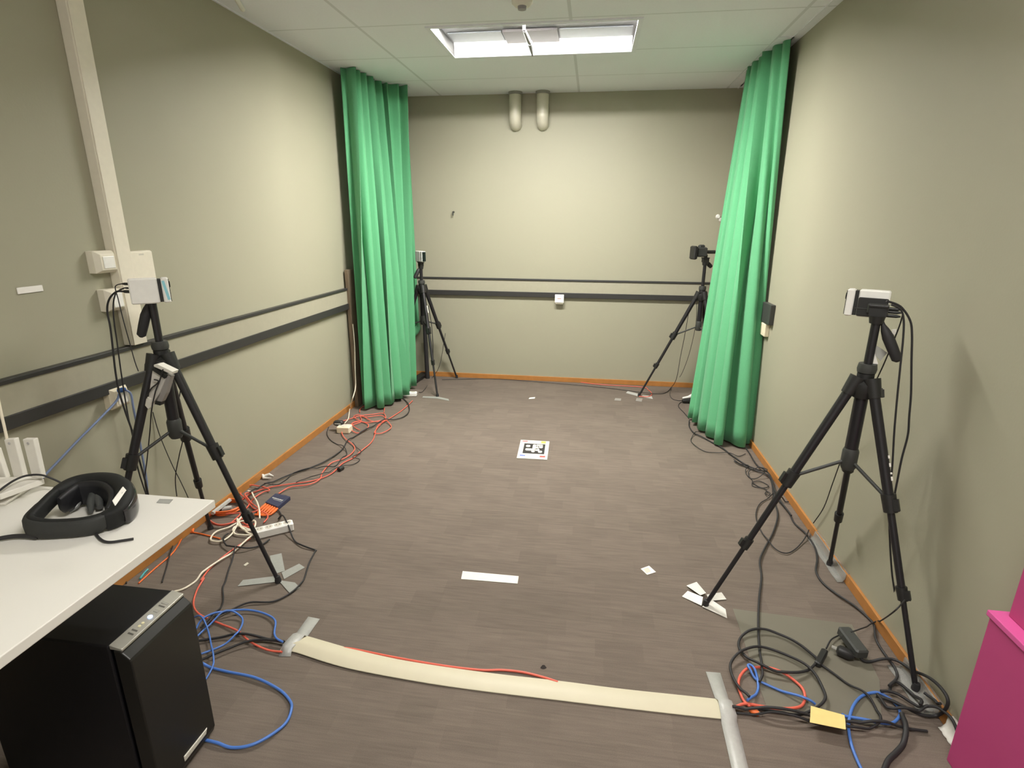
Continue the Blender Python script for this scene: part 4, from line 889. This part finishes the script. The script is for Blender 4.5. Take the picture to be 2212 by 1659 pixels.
cable('blue cable pair dropping behind the left tripod leg', xz([(268, 842), (282, 850), (288, 880), (296, 920), (303, 960), (312, 1010), (318, 1050), (315, 1080)], XL + .055), .0042, mat('grey_blue_cable', (.20, .26, .42), .5), GB)
cable('blue cable slanting from data outlet to behind the desk', [on(258, 850, 0, XL + .06), on(250, 868, 0, XL + .05), on(215, 905, 0, XL + .045), on(170, 950, 0, XL + .04), on(130, 992, 0, XL + .04), on(96, 1028, 0, XL + .04), on(70, 1060, 0, XL + .04)], .0042, mat('grey_blue_cable', (.20, .26, .42), .5), GB)
a_, b_ = on(254, 845, 0, XL + .052), on(272, 840, 0, XL + .075)
tag(obj('network_plug', MB().sweep([a_, a_.lerp(b_, .6), b_], [.008, .010, .006], 10), mat('blue_plug', (.03, .10, .30), .4), smooth=40), 'dark blue network plug in the data outlet under the left rail', 'plug')
ad = thing('strapped_adapter', 'white adapter box strapped under the hub of the left tripod', 'adapter', tuple(on(345, 840, 1, 1.72)))
def quad(pix, y, th, m, nm, bev=0):
    q = [on(px, py, 1, y) for px, py in pix]
    return obj(nm, MB().loft([q, [p + Vector((0, th, 0)) for p in q]]), m, ad, bevel=bev)
quad([(332, 788), (340, 787), (373, 803), (371, 809), (332, 792)], 1.70, .03, WHITE, 'cap', .001)
quad([(328, 799), (331, 794), (358, 812), (355, 818)], 1.699, .03, BLK, 'black_band')
quad([(329, 801), (357, 818), (344, 850), (331, 870), (318, 880), (322, 850)], 1.705, .03, mat('adapter_white', (.68, .65, .60), .45), 'box_body', .001)
quad([(360, 808), (369, 813), (366, 822), (358, 850), (349, 868), (338, 868), (346, 850), (358, 820)], 1.71, .02, mat('ribbon_grey', (.32, .30, .28), .5), 'grey_ribbon')
quad([(336, 866), (348, 868), (346, 876), (334, 873)], 1.708, .02, BLK, 'ribbon_plug')
quad([(316, 858), (326, 862), (325, 880), (320, 884), (313, 876)], 1.70, .02, WHITE, 'cable_end', .001)
obj('tie', MB().sweep(yz([(352, 798), (345, 822), (336, 845), (330, 870), (327, 890)], 1.695), .0022, 6), BLKR, ad, smooth=True)
obj('tie_loop', MB().sweep(smooth_pts(yz([(333, 820), (342, 823), (338, 830), (328, 838), (320, 850), (316, 860)], 1.695), 4), .0026, 6), BLKR, ad, smooth=True)
# desk cables
cable('black cable arcing from the router to the headset', [fl(-40, 1085, .735), fl(-10, 1066, .765), fl(25, 1041, .775), fl(55, 1028, .78), fl(88, 1026, .78), fl(115, 1035, .765), fl(136, 1045, .745)], .0028, BLKR, 'cables on the desk')
cable('thick black headset cable leaving to the left desk edge', [fl(80, 1160, .7285), fl(55, 1158, .7285), fl(25, 1159, .7285), fl(-10, 1165, .7285), fl(-80, 1180, .7285)], .0055, BLKR, 'cables on the desk')
# thin cables hanging under the desk corner
cable('thin black cable hanging below the desk edge to the floor', [fl(372, 1140, .03), fl(372, 1160, .012), fl(372, 1185, .004), fl(360, 1225, .004), fl(350, 1258, .004)], .0028, BLKR)
cable('thin black cable on the carpet behind the computer', fz([(272, 1235), (273, 1262)], idn, .003), .003, BLKR)

# ------------------------------------------------------------------ hub, strips, sockets on the floor
hb_ = thing('usb_hub', 'dark blue hub with orange plugs on the left floor', 'hub', tuple(fl(600, 1082)))
H4 = [fl(574, 1092), fl(601, 1103), fl(628, 1080), fl(596, 1073)]
H4 = [p for p in H4]
obj('case', MB().prism(H4, .022), mat('navy_plastic', (.035, .04, .085), .45), hb_, bevel=.002)
lg = MB()
def hq(u, v): return H4[0].lerp(H4[1], u).lerp(H4[3].lerp(H4[2], u), v) + Vector((0, 0, .0222))
for k in range(9):
    u0 = .12 + k * .085; lg.prism([hq(u0, .50), hq(u0 + .06, .50), hq(u0 + .06, .50 + (.10, .08, .10, .08, .09, .08, .10, .08, .10)[k]), hq(u0, .50 + .08)], .0003)
lg.prism([hq(.25, .42), hq(.90, .42), hq(.90, .44), hq(.25, .44)], .0003)
obj('white_print', lg, mat('print_grey', (.55, .55, .5), .6), hb_)
obj('cable_jack', MB().box(hq(.55, 1.03) - Vector((0, 0, .012)), (.02, .012, .012)), BLK, hb_)
for k in range(6):
    e = hq(.05 + k * .18, 0) - Vector((0, 0, .012)); dr = (H4[0] - H4[3]).normalized()
    q = [e + dr * .002, e + dr * .035 + Vector((0, 0, .001)), e + dr * .06, (e + dr * .095).lerp(fl(562, 1108, .01), .45), fl(560 - k * 2, 1110 + (k % 2) * 2, .008)]
    tag(obj('plugged_cable', MB().sweep(q, [.0075, .0075, .0045, .0036, .0036], 8), ORANGE, smooth=50), 'orange plug in the front row of the dark blue hub, %s' % ('at its left end', 'second from its left end', 'third from its left end', 'third from its right end', 'second from its right end', 'at its right end')[k], 'plug', 'orange plugs in the blue hub')

def power_strip(label, A_, B2, w_, h_, n, name='power_strip'):
    t = thing(name, label, 'power strip', tuple((A_ + B2) / 2))
    u = (B2 - A_).normalized(); v = Vector((-u.y, u.x, 0)); Rm = Matrix((u, v, Vector((0, 0, 1)))).transposed()
    L = (B2 - A_).length; m0 = (A_ + B2) / 2
    obj('body', MB().cbox(m0 + v * (w_ / 2) + Vector((0, 0, h_ / 2 + .0005)), (L, w_, h_), .005, Rm), WHITE2, t, smooth=20)
    for k in range(n):
        c_ = m0 + v * (w_ / 2) + u * (L * ((k + .5) / n - .5) * .94) + Vector((0, 0, h_))
        s = obj('socket', MB().lathe(c_, [(.018, .0), (.018, .0012), (.015, .0012), (.0, .0006)], 18), mat('socket_white', (.62, .58, .50), .5), t, smooth=40)
        for q in (-1, 1): obj('pin_hole', MB().cyl(c_ + v * .0 + u * q * .007 + Vector((0, 0, .0006)), c_ + u * q * .007 + Vector((0, 0, .0016)), .003, n=8), HOLE, s)
    return t
power_strip('white power strip behind the front leg of the left tripod', fl(551, 1168), fl(636, 1147), .05, .042, 4)
power_strip('short white power strip beside the left curtain hem', fl(869, 857), fl(900, 857), .05, .035, 2)
tag(obj('power_plug', MB().sweep([fl(866, 850, .03), fl(865, 855, .03), fl(863, 862, .014)], [.016, .02, .012], 10), BLK, smooth=40), 'black plug at the end of the short white power strip', 'plug')
cable('black cable from plug up to the dark adapter by the curtain', [fl(866, 848, .035), fl(872, 836, .06), fl(880, 826, .05), fl(893, 822, .02)], .004, BLKR)
ab = thing('power_adapter', 'black adapter block in the far left corner on the floor', 'adapter', tuple(fl(905, 818)))
k0, k1 = fl(893, 824, .018), fl(920, 806, .018)
u = (k1 - k0).normalized(); v = Vector((-u.y, u.x, 0))
obj('block', MB().cbox((k0 + k1) / 2, ((k1 - k0).length, .07, .035), .005, Matrix((u, v, Vector((0, 0, 1)))).transposed()), BLK, ab, smooth=20)
sc_ = thing('socket_cube', 'cream socket cube on the floor by the left skirting', 'socket', tuple(fl(741, 938)))
a_, b_ = fl(727, 937), fl(755, 938); u = (b_ - a_).normalized(); v = Vector((-u.y, u.x, 0)); Rm = Matrix((u, v, Vector((0, 0, 1)))).transposed()
obj('housing', MB().cbox((a_ + b_) / 2 + v * .035 + Vector((0, 0, .026)), ((b_ - a_).length, .07, .05), .006, Rm), CREAM, sc_, smooth=20)
obj('socket_ring', MB().lathe((a_ + b_) / 2 + v * .035 + Vector((0, 0, .051)), [(.022, 0), (.022, .002), (.018, .002), (.0, .001)], 18), mat('socket_white', (.62, .58, .50), .5), sc_, smooth=40)
pg = thing('power_plug', 'black plug with pale stripe in the cream socket cube', 'plug', tuple(fl(726, 925)))
pc_ = (a_ + b_) / 2 + v * .06 - u * .05 + Vector((0, 0, .06))
obj('plug_body', MB().cbox(pc_, (.07, .04, .035), .008, Rm), BLK, pg, smooth=20)
obj('pale_stripe', MB().box(pc_ - v * .0205, (.045, .001, .007), Rm), mat('stripe_grey', (.6, .6, .57), .4), pg)
fp = thing('power_plug', 'black plug with white cap beside the right curtain hem', 'plug', tuple(fl(1486, 866)))
a_ = fl(1487, 866, .02)
obj('plug_body', MB().sweep([a_ + Vector((-.05, -.01, 0)), a_, a_ + Vector((.06, .02, .01))], [.014, .022, .02], 12), BLK, fp, smooth=40)
obj('white_cap', MB().sweep([a_ + Vector((-.05, 0, .022)), a_ + Vector((0, .01, .03)), a_ + Vector((.045, .03, .045))], [.008, .012, .020], 10), WHITE2, fp, smooth=40)
# far cables along the back skirting
cable('red cable along the back skirting behind the far tripods', fz([(890, 815), (915, 805), (935, 808), (955, 813), (985, 806), (1020, 804), (1060, 812), (1150, 818), (1230, 824), (1300, 832), (1385, 837), (1400, 843), (1408, 852), (1400, 858), (1380, 857)], idn, .0035), .0035, RED)
cable('thin black cable along the back wall carpet', fz([(955, 822), (1010, 820), (1080, 820), (1200, 830), (1300, 838), (1370, 847), (1420, 853), (1440, 848), (1450, 838)], idn, .0025, .001), .0025, BLKR)
cable('thin cable hanging from far right tripod into a floor loop', yz([(1490, 660), (1480, 720), (1470, 770), (1462, 815)], 4.75) + fz([(1452, 838), (1447, 852), (1452, 862), (1464, 866), (1476, 866)], idn, .0025), .0025, BLKR)
cable('second thin cable hanging beside the far right tripod column', yz([(1505, 650), (1503, 700), (1490, 760), (1476, 800), (1468, 815)], 4.78), .0022, BLKR)
cable('black cable from far plug toward the right curtain hem', fz([(1476, 868), (1468, 872), (1466, 880), (1478, 893), (1488, 905)], idn, .003), .003, BLKR)
cable('thin cable hanging below the far left tripod', yz([(925, 660), (932, 700), (935, 740), (936, 780), (938, 806)], 4.72), .0035, BLKR)
cable('thin cable looping from far left tripod leg to floor', yz([(962, 720), (958, 745), (952, 780), (945, 800)], 4.8) + fz([(935, 815), (915, 845), (905, 848)], idn, .0025), .0025, BLKR)
obj_ = tag(obj('white_tag', MB().box(on(924, 668, 1, 4.55), (.008, .004, .062), Matrix.Rotation(R_(-8), 3, 'Y')), PAPER), 'narrow white tag under the hub of the far left tripod', 'tag')
